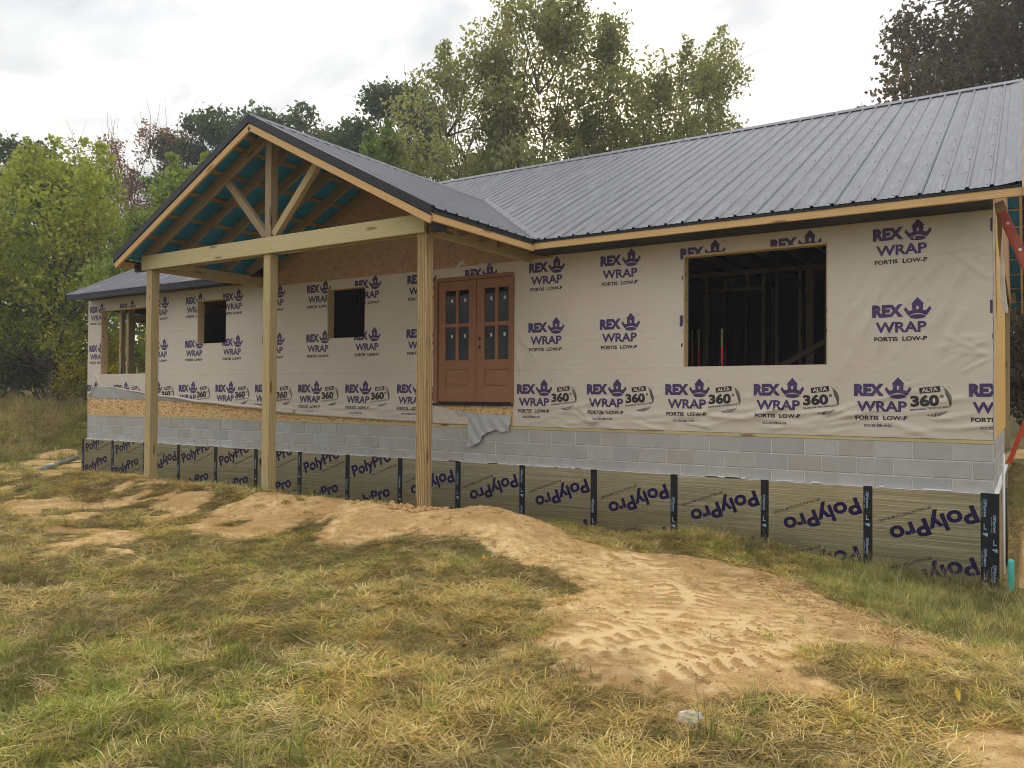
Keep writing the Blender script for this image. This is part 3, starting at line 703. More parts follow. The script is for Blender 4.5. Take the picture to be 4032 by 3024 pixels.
def place_print(src, X0, Z0, name):
    bm = bmesh.new(); bm.from_mesh(src); bmesh.ops.translate(bm, verts=bm.verts[:], vec=(X0, 0, Z0))
    def bis(co, no, clear=False):
        bmesh.ops.bisect_plane(bm, geom=bm.verts[:] + bm.edges[:] + bm.faces[:], plane_co=co, plane_no=no, clear_outer=clear)
    X = [v_.co.x for v_ in bm.verts]; Z = [v_.co.z for v_ in bm.verts]
    b4 = (min(X), max(X), min(Z), max(Z))
    if b4[1] > -.003: bis((-.003, 0, 0), (1, 0, 0), True)
    if b4[0] < XL: bis((XL + .003, 0, 0), (-1, 0, 0), True)
    for h in HOLES:
        if b4[1] > h[0] and b4[0] < h[1] and b4[3] > h[2] and b4[2] < h[3]:
            for c_, n_ in (((h[0], 0, 0), (1, 0, 0)), ((h[1], 0, 0), (1, 0, 0)), ((0, 0, h[2]), (0, 0, 1)), ((0, 0, h[3]), (0, 0, 1))): bis(c_, n_)
            kill = [fc for fc in bm.faces if h[0] < fc.calc_center_median().x < h[1] and h[2] < fc.calc_center_median().z < h[3]]
            bmesh.ops.delete(bm, geom=kill, context='FACES')
    if X0 < -10.5:
        kill = [fc for fc in bm.faces if fc.calc_center_median().z < (np.interp(fc.calc_center_median().x, [-18.28, -18.18, -17.85, -17.1, -16.7, -15.95, -14.03, -12.14, -11.2, -9.5], [.5, .5, .70, .67, .63, .55, .39, .28, .20, .16]))]
        bmesh.ops.delete(bm, geom=kill, context='FACES')
    bmesh.ops.delete(bm, geom=[v_ for v_ in bm.verts if not v_.link_faces], context='VERTS')
    if not bm.faces: bm.free(); return
    X = np.array([v_.co.x for v_ in bm.verts]); Z = np.array([v_.co.z for v_ in bm.verts]); y = -.0118 - Wd(X, Z)
    for i, v_ in enumerate(bm.verts): v_.co.y = y[i] - (.0016 if any(fc.material_index == 2 for fc in v_.link_faces) else 0)
    bmesh.ops.triangulate(bm, faces=bm.faces[:])
    me = bpy.data.meshes.new(name); bm.to_mesh(me); bm.free()
    me.materials.append(MATS['purple_ink']); me.materials.append(MATS['black_ink']); me.materials.append(MATS['white_ink'])
    obj(name, me, WRAP)
for k in range(16):
    X0 = -.022 - 1.2135 * k
    place_print(SRC_T, X0, 2.536 + .0013 * k, 'printed_logo'); place_print(SRC_T, X0 - .006, 1.618 + .002 * k, 'printed_logo')
    X1 = -.237 - 1.2125 * k
    place_print(SRC_B, X1, .680 + .003 * k, 'printed_logo'); place_print(SRC_A, X1, .680 + .003 * k, 'printed_emblem')

# ---- foam boards, seam tapes, lettering
def board_print(kind):
    P = Print()
    def one(cx_, cz_):
        c, r = (cx_, cz_), math.radians(21)
        P.text('PolyPro', cx_ - .47, cz_ - .08, .94, .262, 0, .034, r, c)
        P.text('EPS INSULATION FOAM BOARD', cx_ - .06, cz_ - .135, .60, .034, 1, .016, r, c)
    if kind == 0:       # right way up
        one(-.02, -.20); one(-.04, -.80)
    elif kind == 2:
        one(-.02, -.12); one(-.04, -.62)
    else:               # board turned upside down
        def one(cx_, cz_):
            c, r = (cx_, cz_), math.radians(21) + math.pi
            P.text('PolyPro', cx_ - .47, cz_ - .08, .94, .262, 0, .034, r, c)
            P.text('EPS INSULATION FOAM BOARD', cx_ - .06, cz_ - .135, .60, .034, 1, .016, r, c)
        one(.05, -.315); one(.05, -.90)
    # clip to board
    bm = bmesh.new(); me = cut_grid(P.mb, 0); bm.from_mesh(me)
    for co, no in (((0, 0, -.012), (0, 0, 1)), ((0, 0, -1.2), (0, 0, -1)), ((.555, 0, 0), (1, 0, 0)), ((-.555, 0, 0), (-1, 0, 0))):
        bmesh.ops.bisect_plane(bm, geom=bm.verts[:] + bm.edges[:] + bm.faces[:], plane_co=co, plane_no=no, clear_outer=True)
    bm.to_mesh(me); bm.free(); me.materials.append(MATS['board_ink']); me.materials.append(MATS['board_small_ink']); return me
BPR = [board_print(0), board_print(1), board_print(2)]
mbd = MB(); mbd.box(-.6086, .6086, 0, .0505, -1.25, 0, 1)
mbd.add([(-.6086, -.0006, -1.25), (.6086, -.0006, -1.25), (.6086, -.0006, 0), (-.6086, -.0006, 0)], [(0, 1, 2, 3)], 0)
board_me = mkmesh('foam_board', mbd.v, mbd.f, ['foil', 'white_foam'], False, mbd.mi)
TX0, PW = -1.2883, 1.2192
for k in range(15):
    xr = TX0 + PW - k * PW if k else .052
    xc_ = TX0 + PW / 2 - k * PW
    zf = -.548 + random.uniform(-.006, .004)
    b_ = obj('foam_board', board_me, house, (xc_, -.0556, zf), (0, random.uniform(-.002, .002), 0))
    kind = 1 if (k < 7 or k == 12) else (2 if k > 12 else 0)
    pr = obj('printed_lettering', BPR[kind], b_, (0, -.0018, 0))
e_ = MB(); e_.box(TX0 + PW + .001, .054, -.0545, -.001, -1.79, -.549, 0); e_.obj('foam_board', 'foil', house)
def tape_print():
    P = Print()
    z = -.06
    for i in range(3):
        P.text('ZIPSystem', -.028, z, .20, .036, 0, .02, -math.pi / 2, (-.028, z)); P.text('FLASHING TAPE', -.042, z - .03, .17, .011, 0, 0, -math.pi / 2, (-.042, z - .03))
        z2 = z - .28
        P.poly([(-.02, z2), (-.012, z2), (-.012, z2 - .05), (.012, z2 - .05), (.012, z2 - .06), (-.02, z2 - .06)], 0)
        P.poly([(-.028, z2 - .1), (.02, z2 - .1), (.02, z2 - .135), (.0, z2 - .135), (.0, z2 - .115), (-.028, z2 - .115)], 0)
        z -= .55
    me = cut_grid(P.mb, 0); me.materials.append(MATS['tape_ink']); return me
TPR = tape_print()
tm = MB(); tm.box(-.05, .05, -.0015, .0, -1.3, .004, 0); tape_me = mkmesh('seam_tape', tm.v, tm.f, 'black_tape')
for k in range(15):
    o = obj('seam_tape', tape_me, house, (TX0 - k * PW, -.0585, -.546)); 
    pr = obj('tape_print', TPR, o, (0, -.0033, -.12 * (k % 4)))
o = obj('seam_tape', tape_me, house, (-.075, -.0585, -.546)); obj('tape_print', TPR, o, (0, -.0033, 0))
o = obj('seam_tape', tape_me, house, (.0045, -.0592, -.547)); obj('tape_print', TPR, o, (.012, -.0033, -.17))
# boards on the side, white upper edges stepping down
for k in range(4):
    p = MB(); z1 = -.552 - .004 * k; p.box(.003, .052, .004 + k * 1.22, 1.216 + k * 1.22, -2.1, z1, 0); p.box(.004, .051, .006 + k * 1.22, 1.21 + k * 1.22, z1 + .001, z1 + .014, 1)
    p.obj('foam_board', ['foil', 'white_foam'], house)
st_ = MB()
for i in range(60):      # crumbs of foam and mortar along the top edges
    x = random.uniform(XL, 0); st_.box(x, x + random.uniform(.05, .3), -.052, -.0045, -.546, -.54 + random.random() * .008)
st_.obj('foam_edge_scraps', 'white_foam', house)['kind'] = 'stuff'

# ---- window frames (jambs of the rough openings)
def rough(h, mat='stud_wood'):
    a, b, c, d = h; m_ = MB(); t_ = .014
    m_.box(a - .002, a + t_, -.007, .146, c, d); m_.box(b - t_, b + .002, .001, .146, c, d)
    m_.box(a + t_ + .001, b - t_ - .001, -.007, .146, d - t_ - .01, d + .003); m_.box(a + t_ + .001, b - t_ - .001, .001, .146, c - .004, c + .004)
    return m_.obj('window_frame', mat, house)
for i in (0, 1, 2, 4): rough(OPEN[i])
# studs seen in the far corner opening
for y in (.78, 1.0): beam('stud', (XL + .09, y, .36), (XL + .09, y, 2.6), .10, .10 if y < .9 else .16, 'stud_wood', house, upv=(0, 1, 0))
beam('header', (XL + .09, 1.09, 2.38), (XL + .09, 2.6, 2.38), .09, .2, 'stud_wood', house)
beam('window_sill', (XL + .09, 1.09, 1.22), (XL + .09, 2.6, 1.22), .09, .04, 'stud_wood', house)
for y in (1.2, 1.65, 2.1): beam('stud', (XL + .09, y, .36), (XL + .09, y, 1.199), .09, .04, 'stud_wood', house, upv=(0, 1, 0))
# partition framing behind the big opening
PY = 3.0
beam('top_plate', (-7.5, PY, 2.62), (-.2, PY, 2.62), .09, .08, 'shaded_stud', house)
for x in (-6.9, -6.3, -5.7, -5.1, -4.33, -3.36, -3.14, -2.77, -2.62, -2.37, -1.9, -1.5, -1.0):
    beam('stud', (x, PY, .35), (x, PY, 2.579), .09, .05 if x != -2.62 else .12, 'shaded_stud', house, upv=(1, 0, 0))
beam('header', (-4.30, PY, 2.33), (-3.39, PY, 2.33), .09, .06, 'shaded_stud', house)
for x in (-4.0, -3.62): beam('stud', (x, PY, 2.361), (x, PY, 2.579), .09, .04, 'shaded_stud', house, upv=(1, 0, 0))
beam('brace', (-3.15, 2.9, .98), (-1.9, 2.9, 1.66), .04, .09, 'shaded_stud', house)
for x in (-5.6, -5.02, -4.62, -4.2, -3.7): beam('stud', (x, 4.85, .35), (x, 4.85, 2.6), .06, .05, 'shaded_stud', house, upv=(1, 0, 0))
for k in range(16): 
    x = -7.2 + k * .45; beam('joist', (x, .15, 2.77), (x, 5.05, 2.77), .04, .14, 'shaded_stud', house)
for x in (-13.9, -13.62): beam('stud', (x, 1.6, .35), (x, 1.6, 2.7), .09, .05, 'shaded_stud', house, upv=(1, 0, 0))
beam('brace', (-15.4, 1.5, 2.5), (-13.2, 1.5, 1.6), .04, .1, 'shaded_stud', house)
for x in (-10.9, -10.5, -10.1, -9.7): beam('stud', (x - .8, 2.2, .35), (x - .8, 2.2, 2.7), .09, .05, 'shaded_stud', house, upv=(1, 0, 0))

# ---- front door
dm = MB(); a, b, c, d = OPEN[3]
dm.box(a, a + .075, -.03, .12, c + .002, d); dm.box(b - .028, b, -.03, .12, c + .002, d); dm.box(a + .0755, b - .0285, -.03, .12, d - .048, d)
dm.box(a - .012, a - .0005, -.018, .0, c, d + .01); dm.box(b + .0005, b + .012, -.018, .0, c, d + .01); dm.box(a - .012, b + .012, -.018, .0, d + .0005, d + .014)
DOOR = dm.obj('front_door', 'door_wood', house)
th = MB(); th.box(a, b, -.05, .12, c - .028, c + .001); th.box(a + .08, b - .03, .03, .1, c + .0015, c + .028); th.obj('threshold', 'black_metal', DOOR)
def leaf(x0, x1, gx0, gx1):
    m_ = MB(); z0, z1, g0, g1, p0, p1 = .417, 2.375, 1.08, 2.235, .635, .94; Y0, Y1 = .0, .045
    xm = (gx0 + gx1) / 2; zmid = (g0 + g1) / 2 + .0
    m_.box(x0, gx0, Y0, Y1, z0, z1); m_.box(gx1, x1, Y0, Y1, z0, z1)                       # stiles
    m_.box(gx0 + .0004, gx1 - .0004, Y0, Y1, g1, z1); m_.box(gx0 + .0004, gx1 - .0004, Y0, Y1, p1, g0); m_.box(gx0 + .0004, gx1 - .0004, Y0, Y1, z0, p0)
    m_.box(xm - .022, xm + .022, Y0 + .004, Y1 - .004, g0, g1); m_.box(gx0 + .0004, xm - .0224, Y0 + .004, Y1 - .004, zmid - .022, zmid + .022); m_.box(xm + .0224, gx1 - .0004, Y0 + .004, Y1 - .004, zmid - .022, zmid + .022)
    m_.box(gx0 + .0004, gx1 - .0004, Y0 + .02, Y1 - .01, p0, p1)                            # recessed field
    m_.obj('door_leaf', 'door_wood', DOOR)
    r_ = MB(); e1, e2 = .028, .06       # raised panel with bevelled margin
    v = [(gx0 + e1, Y0 + .0195, p0 + e1), (gx1 - e1, Y0 + .0195, p0 + e1), (gx1 - e1, Y0 + .0195, p1 - e1), (gx0 + e1, Y0 + .0195, p1 - e1), (gx0 + e2, Y0 + .006, p0 + e2), (gx1 - e2, Y0 + .006, p0 + e2), (gx1 - e2, Y0 + .006, p1 - e2), (gx0 + e2, Y0 + .006, p1 - e2)]
    r_.add(v, [(4, 5, 6, 7), (0, 1, 5, 4), (1, 2, 6, 5), (2, 3, 7, 6), (3, 0, 4, 7)]); r_.obj('raised_panel', 'door_wood', DOOR)
    for (u0, u1) in ((gx0, xm - .022), (xm + .022, gx1)):
        for (w0, w1) in ((g0, zmid - .022), (zmid + .022, g1)):
            g_ = MB(); g_.box(u0, u1, .022, .028, w0, w1, 0); g_.obj('pane', 'glass', DOOR)
            bd = MB()      # bead round each pane
            for q_ in ((u0, u1, w0, w0 + .01), (u0, u1, w1 - .01, w1), (u0, u0 + .01, w0 + .0102, w1 - .0102), (u1 - .01, u1, w0 + .0102, w1 - .0102)): bd.box(q_[0], q_[1], .012, .0215, q_[2], q_[3])
            bd.obj('glazing_bead', 'door_wood', DOOR)
            s_ = MB(); sx, sz = u0 + (u1 - u0) * .58, w0 + (w1 - w0) * (.72 if w0 < 1.4 else .68); a_ = random.uniform(-.2, .2)
            s_.add([(sx + x * math.cos(a_) - z * math.sin(a_), .0205, sz + x * math.sin(a_) + z * math.cos(a_)) for x, z in ((-.02, -.028), (.02, -.028), (.02, .028), (-.02, .028))], [(0, 1, 2, 3)]); s_.obj('sticker', 'sticker', DOOR)
leaf(-7.842, -7.137, -7.711, -7.232); leaf(-7.082, -6.397, -6.932, -6.467)
m_ = MB(); m_.box(-7.134, -7.086, -.012, .05, .417, 2.375); m_.obj('astragal', 'door_wood', DOOR)
for z in (1.42, 1.293):
    m_ = MB(); m_.tube([(-7.02, -.0015, z), (-7.02, .004, z)], .027, 14); m_.obj('lock_hole', 'rubber', DOOR)

# ---- main roof
ROOF = MB()
def slab(mb, pts, th, mi=0):
    """thick sheet under a planar polygon (list of 3D), thickness downwards"""
    k = len(pts); v = list(pts) + [(p[0], p[1], p[2] - th) for p in pts]
    mb.add(v, [tuple(range(k)), tuple(range(2 * k - 1, k - 1, -1))] + [(i, (i + 1) % k, (i + 1) % k + k, i + k)[::-1] for i in range(k)], mi)
E0, XR, XLf = -.565, .27, -18.24
def under(x, y, o=.035): return (x, y, zm(y) - o)
# underlayment, split at the porch valley
YV = E0 + (zp(0) - zm(E0)) / .5
slab(ROOF, [under(XLf + .02, E0 + .02), under(XC - HW, E0 + .02), under(XC, YV), under(XC + HW, E0 + .02), under(XR - .02, E0 + .02), under(XR - .02, 6), under(XLf + .02, 6)], .006)
slab(ROOF, [under(XLf + .02, 6), under(XR - .02, 6), under(XR - .02, 12.5), under(XLf + .02, 12.5)], .006)
RF = ROOF.obj('roof', 'underlayment', house)
RIB = .2286
def profile(w0):
    """(offset across, height) of one 3 ft sheet: 4 ribs at 9 inch, small stiffeners between"""
    p = []
    for k in range(4):
        c_ = k * RIB
        p += [(c_ - .024, 0), (c_ - .011, .023), (c_ + .011, .023), (c_ + .024, 0)]
        for s_ in (.085, .145): p += [(c_ + s_ - .014, 0), (c_ + s_, .005), (c_ + s_ + .014, 0)]
    return p + [(4 * RIB - .0305, -.001)]
def main_sheets():
    n_ = int((XR - XLf) / (4 * RIB)) + 1
    for i in range(n_):
        x1 = XR - .03 - i * 4 * RIB; cols = []
        for o_, h_ in profile(0):
            x = x1 - o_
            if x < XLf: continue
            dx = abs(x - XC); y0 = E0 - .02 if dx > HW + .02 else E0 + (zp(dx) - zm(E0)) / .5 + .02
            cols.append((x, max(y0, E0 - .02), h_))
        if len(cols) < 3: continue
        v = []; f = []
        for x, y0, h_ in cols:
            for t_ in (0, .5, 1):
                y = y0 + (5.97 - y0) * t_; v.append((x, y, zm(y) + h_))
        for k in range(len(cols) - 1):
            for j in range(2): a_ = k * 3 + j; f.append((a_, a_ + 1, a_ + 4, a_ + 3))
        obj('roof_panel', mkmesh('roof_panel', v, f, 'metal_roof'), RF)
        v = []; f = []     # rear slope
        for x, y0, h_ in cols:
            for y in (6.03, 12.55): v.append((x, y, zm(y) + h_))
        for k in range(len(cols) - 1): a_ = k * 2; f.append((a_, a_ + 1, a_ + 3, a_ + 2))
        obj('roof_panel', mkmesh('roof_panel', v, f, 'metal_roof'), RF)
main_sheets()
def bent(name, pts0, pts1, th, mat, parent):
    """folded metal strip: same profile at two ends"""
    k = len(pts0); v = [*pts0, *pts1]; f = [(i, i + 1, i + 1 + k, i + k) for i in range(k - 1)]
    o = obj(name, mkmesh(name, v, f, mat), parent)
    m_ = o.modifiers.new('thick', 'SOLIDIFY'); m_.thickness = th; return o
rz = zm(6)
rc = lambda x: [(x, 5.84, zm(5.84) + .022), (x, 5.85, zm(5.85) + .030), (x, 5.97, rz + .022), (x, 6.0, rz + .045), (x, 6.03, rz + .022), (x, 6.15, zm(6.15) + .030)]
for k in range(6):
    x0 = XR + .01 - k * 3.09; x1 = max(XLf, x0 - 3.07); bent('ridge_cap', rc(x0), rc(x1), .002, 'metal_roof', RF)
# rake trim at the right end, drip edge, fascia boards, soffit
tr = lambda y: [(XR - .16, y, zm(y) + .005), (XR + .012, y, zm(y) + .024), (XR + .012, y, zm(y) - .13)]
bent('rake_trim', tr(E0 - .02), tr(5.99), .002, 'metal_roof', RF); bent('rake_trim', tr(6.01), tr(12.55), .002, 'metal_roof', RF)
trl = lambda y: [(XLf + .16, y, zm(y) + .005), (XLf - .012, y, zm(y) + .024), (XLf - .012, y, zm(y) - .13)]
bent('rake_trim', trl(E0 - .02), trl(5.99), .002, 'black_metal', RF); bent('rake_trim', trl(6.01), trl(12.55), .002, 'black_metal', RF)
fx = [-5.69, -2.86, XR + .03]
for a_, b_ in zip(fx[:-1], fx[1:]):
    beam('fascia_board', (a_ + .001, E0 + .019, 2.678), (b_ - .001, E0 + .019, 2.678), .036, .094, 'fresh_pine', RF)
m_ = MB(); m_.box(-5.70, XR, E0 - .010, E0 + .03, 2.7255, 2.752); m_.obj('drip_edge', 'black_metal', RF)
m_ = MB(); m_.box(XLf, XC - HW - .0, E0 - .004, E0 + .03, 2.645, 2.772); m_.box(XLf, XC - HW, E0 - .012, E0 - .0045, 2.74, 2.772); m_.obj('fascia_board', 'black_metal', RF)
m_ = MB(); m_.box(-5.87, -.002, E0 + .038, -.012, 2.634, 2.646); m_.obj('soffit', 'black_soffit', RF)
m_ = MB(); m_.box(XLf, XC - HW + .2, E0 + .031, -.012, 2.702, 2.712); m_.obj('soffit', 'black_soffit', RF)
beam('fascia_board', (XR + .01, E0 + .04, zm(E0) - .09), (XR + .01, 5.98, zm(5.98) - .09), .036, .1, 'fresh_pine', RF)
for k in range(9):      # lookouts under the right overhang
    y = -.35 + k * .62; beam('lookout', (-.0, y, zm(y) - .10), (XR - .01, y, zm(y) - .10), .036, .08, 'stud_wood', RF)
for k in range(14):     # strips and rafters under the open rear roof
    y = 5.4 + k * .53; beam('purlin', (-6, y, zm(y) - .055), (XR, y, zm(y) - .055), .09, .022, 'stud_wood', RF)
for x in (.22, -.4, -1.0, -1.6): beam('rafter', (x, 5.25, zm(5.25) - .16), (x, 12.45, zm(12.45) - .16), .045, .18, 'stud_wood', RF)
for x in (-.1, -6.2): beam('porch_post', (x, 11.9, -1.2), (x, 11.9, zm(11.9) - .3), .14, .14, 'treated_wood', house, upv=(1, 0, 0))
beam('beam', (-6.4, 11.9, zm(11.9) - .19), (.1, 11.9, zm(11.9) - .19), .09, .24, 'treated_wood', house)

# ---- porch
PO = empty('porch', (0, 0, 0), parent=house)
YF = -2.95
pu = MB()
for s in (-1, 1):
    P0 = lambda dx, y, o: (XC + s * dx, y, zp(dx) - o)
    pts = [P0(0, YF + .02, .022), P0(HW - .02, YF + .02, .022), P0(HW - .02, E0 - .01, .022), P0(0, YV - .02, .022)]
    slab(pu, pts if s > 0 else pts[::-1], .005)
pu.obj('underlayment', 'underlayment', PO)
for s in (-1, 1):       # roofing sheets
    n_ = 7
    for i in range(n_):
        y1 = YF + .02 + i * 4 * RIB; cols = []
        for o_, h_ in profile(0):
            y = y1 + o_ + .03
            if y > YV - .03: continue
            dmax = HW + .02 if y < E0 else (YV - y) / (YV - E0) * HW
            cols.append((y, dmax, h_))
        if len(cols) < 3: continue
        v = []; f = []
        for y, dmx, h_ in cols:
            for dx in (.02, (.02 + dmx) / 2, dmx): v.append((XC + s * dx, y, zp(dx) + h_))
        for k in range(len(cols) - 1):
            for j in range(2): a_ = k * 3 + j; q_ = (a_, a_ + 1, a_ + 4, a_ + 3); f.append(q_ if s < 0 else q_[::-1])
        obj('roof_panel', mkmesh('roof_panel', v, f, 'metal_roof_porch'), PO)
    # black rake trim, bare rake board behind it
    tp = lambda dx: [(XC + s * dx, YF + .12, zp(dx) + .021), (XC + s * dx, YF - .008, zp(dx) + .022), (XC + s * dx, YF - .012, zp(dx) - .095), (XC + s * dx, YF + .004, zp(dx) - .112)]
    bent('rake_trim', tp(.0), tp(HW + .02), .002, 'black_metal', PO)
    nrm = Vector((.515 * s, 0, 1)).normalized()
    def off(dx, y, o): return (XC + s * dx, y, zp(dx) - o)
    beam('rake_board', off(.0, YF + .022, .145), off(HW + .0, YF + .022, .145), .038, .125, 'fresh_pine', PO, upv=nrm)
    for j, y in enumerate((-2.575, -2.10, -1.58, -1.05, -.53, -.04)):
        d0, d1 = .02, (HW - .22 if y < -.6 else HW - .3)
        beam('rafter', off(d0, y, .15), off(d1, y, .15), .045 if j else .06, .17, 'grey_wood', PO, upv=nrm)
    for d_ in (.30, .54, 1.06, 1.59, 2.12, 2.65):
        y1 = -.02
        beam('purlin', off(d_, YF + .042, .047), off(d_, y1, .047), .09, .020, 'grey_wood', PO, upv=nrm)
    # eave board along the side
    beam('fascia_board', off(HW - .018, YF + .042, .128), off(HW - .018, E0 + (.0 if s > 0 else .0), .128), .036, .10, 'fresh_pine', PO)
    m_ = MB(); xa, xb = (XC + s * (HW - .04), XC + s * (HW + .008)); m_.box(min(xa, xb), max(xa, xb), YF + .04, E0 - .012, zp(HW) - .076, zp(HW) - .045); m_.obj('drip_edge', 'black_metal', PO)
    # beam from the corner post back to the wall
    xb = XC + s * 2.90
    beam('side_beam', (xb, -2.50, 2.645), (xb, -.02, 2.645), .075, .17, 'treated_wood', PO)
    beam('ledger_strip', (xb + s * .06, -2.5, 2.70), (xb + s * .06, -.05, 2.70), .03, .03, 'grey_wood', PO)
    m_ = MB(); x0, x1 = sorted((XC + s * 3.05, XC + s * (HW - .04))); m_.box(x0, x1, -2.62, -2.56, 2.55, 2.68); m_.obj('eave_return', 'black_soffit', PO)
    for k in range(5): beam('lookout', (XC + s * 2.95, -2.3 + k * .45, 2.665), (XC + s * (HW - .04), -2.3 + k * .45, 2.665), .04, .07, 'grey_wood', PO)
pc = lambda y: [(XC - .16, y, zp(.16) + .022), (XC - .15, y, zp(.15) + .030), (XC - .03, y, zp(.03) + .022), (XC, y, zp(0) + .04), (XC + .03, y, zp(.03) + .022), (XC + .15, y, zp(.15) + .030), (XC + .16, y, zp(.16) + .022)]
bent('ridge_cap', pc(YF - .01), pc(.0), .002, 'metal_roof_porch', PO); bent('ridge_cap', pc(.02), pc(YV + .06), .002, 'metal_roof_porch', PO)
for s in (-1, 1):       # valley flashing
    a0 = [(XC + s * (HW + .13), E0 - .01, zm(E0) + .024), (XC + s * HW, E0 - .01, zm(E0) + .004), (XC + s * (HW - .06), E0 - .02, zp(HW - .06) + .024)]
    a1 = [(XC + s * .13, YV + .0, zm(YV) + .024), (XC, YV, zm(YV) + .004), (XC - s * .0, YV - .06, zp(0) + .024)]
    bent('valley_flashing', a0, a1, .002, 'metal_roof_porch', PO)
beam('porch_beam', (-12.02, -2.62, 2.675), (XC - .041, -2.62, 2.675), .045, .235, 'pale_treated', PO)
beam('porch_beam', (XC - .039, -2.62, 2.675), (-6.02, -2.62, 2.675), .045, .235, 'pale_treated', PO)
beam('porch_beam', (-11.95, -2.47, 2.66), (-6.05, -2.47, 2.66), .045, .2, 'treated_wood', PO)
for x, mt in ((-11.865, 'treated_wood'), (XC, 'treated_wood'), (-6.085, 'treated_wood_bold')):
    beam('porch_post', (x, -2.53, -1.25), (x, -2.53, 2.555), .145, .145, mt, PO, upv=(1, 0, 0))
beam('king_post', (XC, -2.53, 2.794), (XC, -2.53, 4.27), .13, .13, 'grey_wood', PO, upv=(1, 0, 0))
beam('strut', (XC - .09, -2.53, 2.84), (-9.99, -2.53, 3.80), .09, .11, 'grey_wood', PO, upv=(1, 0, 1))
beam('strut', (XC + .09, -2.53, 2.84), (-7.97, -2.53, 3.80), .09, .11, 'treated_wood', PO, upv=(-1, 0, 1))

# ---- screws in rows along the sheets
sv = []; sf = []
def screw(p, n_):
    b = len(sv); n_ = Vector(n_).normalized(); a_ = n_.orthogonal().normalized(); c_ = n_.cross(a_); p = Vector(p)
    for k in range(4): w_ = math.pi / 2 * k; sv.append(p + (a_ * math.cos(w_) + c_ * math.sin(w_)) * .0075)
    for k in range(4): w_ = math.pi / 2 * k; sv.append(p + n_ * .008 + (a_ * math.cos(w_) + c_ * math.sin(w_)) * .005)
    sf.extend([(b + k, b + (k + 1) % 4, b + 4 + (k + 1) % 4, b + 4 + k) for k in range(4)] + [(b + 4, b + 5, b + 6, b + 7)])
for i in range(81):
    x = XR - .03 - i * RIB - .045
    for y in (-.5, .12, .74, 1.36, 1.98, 2.6, 3.22, 3.84, 4.46, 5.08, 5.7):
        dx = abs(x - XC)
        if dx < HW and y < E0 + (zp(dx) - zm(E0)) / .5 + .1: continue
        if x > XLf + .05: screw((x, y, zm(y)), (0, -.5, 1))
o = obj('roof_screws', mkmesh('roof_screws', sv, sf, 'screw_metal'), RF); o['kind'] = 'stuff'
sv = []; sf = []
for i in range(26):
    y = YF + .05 + i * RIB + .045
    for d_ in (.30, .8, 1.3, 1.8, 2.3, 2.8, 3.2):
        if y > E0 and d_ > (YV - y) / (YV - E0) * HW - .1: continue
        for s in (-1, 1): screw((XC + s * d_, y, zp(d_)), (.515 * s, 0, 1))
o = obj('roof_screws', mkmesh('roof_screws', sv, sf, 'screw_metal'), PO); o['kind'] = 'stuff'

# ================================================================== things round the house
# extension ladder leaning on the side wall
ld = empty('extension_ladder', (1.75, .4, H1(1.75, .4)), 'faded red extension ladder with padded top leaning on the side wall under the eave', 'ladder')
def lp(t_, y): return Vector((1.70 - 1.64 * t_ - 1.75, y - .4, (2.72 - H1(1.7, .4)) * t_))
for y in (.2, .6):
    a_, b_ = lp(0, y), lp(1, y); dr = (b_ - a_).normalized(); nv = Vector((0, 1, 0)).cross(dr)
    beam('rail', a_, b_, .032, .085, 'ladder_red', ld, upv=nv)
    beam('padded_cap', b_ - dr * .09, b_ + dr * .03, .05, .105, 'tan_rubber', ld, upv=nv)
for k in range(14):
    p = lp(.04 + k * .07, .2); m_ = MB(); m_.tube([(p.x, -.225, p.z), (p.x, .225, p.z)], .017, 10); m_.obj('rung', 'aluminium', ld)
# stepladder on the bank behind
def stepladder(x, y):
    z = H1(x, y); r_ = empty('stepladder', (x, y, z), 'orange stepladder standing open on the bank beyond the side wall', 'ladder')
    for yy in (-.22, .22):
        beam('rail', (0, yy, 0), (.58, yy * .7, 1.75), .03, .075, 'ladder_orange', r_, upv=(1, 0, -.3)); beam('rail', (1.25, yy, 0), (.66, yy * .7, 1.75), .03, .05, 'ladder_orange', r_, upv=(1, 0, .3))
        beam('foot', (-.02, yy, -.02), (.03, yy, .07), .045, .085, 'tan_rubber', r_)
    for k in range(6):
        t_ = .14 + k * .145; m_ = MB(); m_.box(.58 * t_ - .04, .58 * t_ + .04, -.21 + .06 * t_, .21 - .06 * t_, 1.75 * t_ - .012, 1.75 * t_ + .012); m_.obj('step', 'aluminium', r_)
    m_ = MB(); m_.box(.50, .74, -.17, .17, 1.752, 1.80); m_.obj('top_cap', 'ladder_orange', r_)
stepladder(.02, 6.25)
# sewer stub
pz = H1(.16, -.02)
m_ = MB(); m_.tube([(0, 0, -.3), (0, 0, -1.29 - pz), (0, 0, -1.262 - pz), (0, 0, -1.255 - pz)], [.031, .031, .028, .012], 16)
o = m_.obj('drain_pipe', 'pvc_teal', None, (.162, -.02, pz), True); tag(o, 'short teal plastic pipe standing in the grass at the house corner', 'pipe')
m_ = MB(); m_.tube([(0, 0, -1.9), (0, 0, -.15)], .016, 10); o = m_.obj('conduit', 'white_foam', house, (.075, .9, 0), True)
m_ = MB(); m_.tube([(0, 0, -1.9), (0, 0, -.62)], .02, 10); m_.obj('conduit', 'black_tape', house, (.085, 1.5, 0), True)
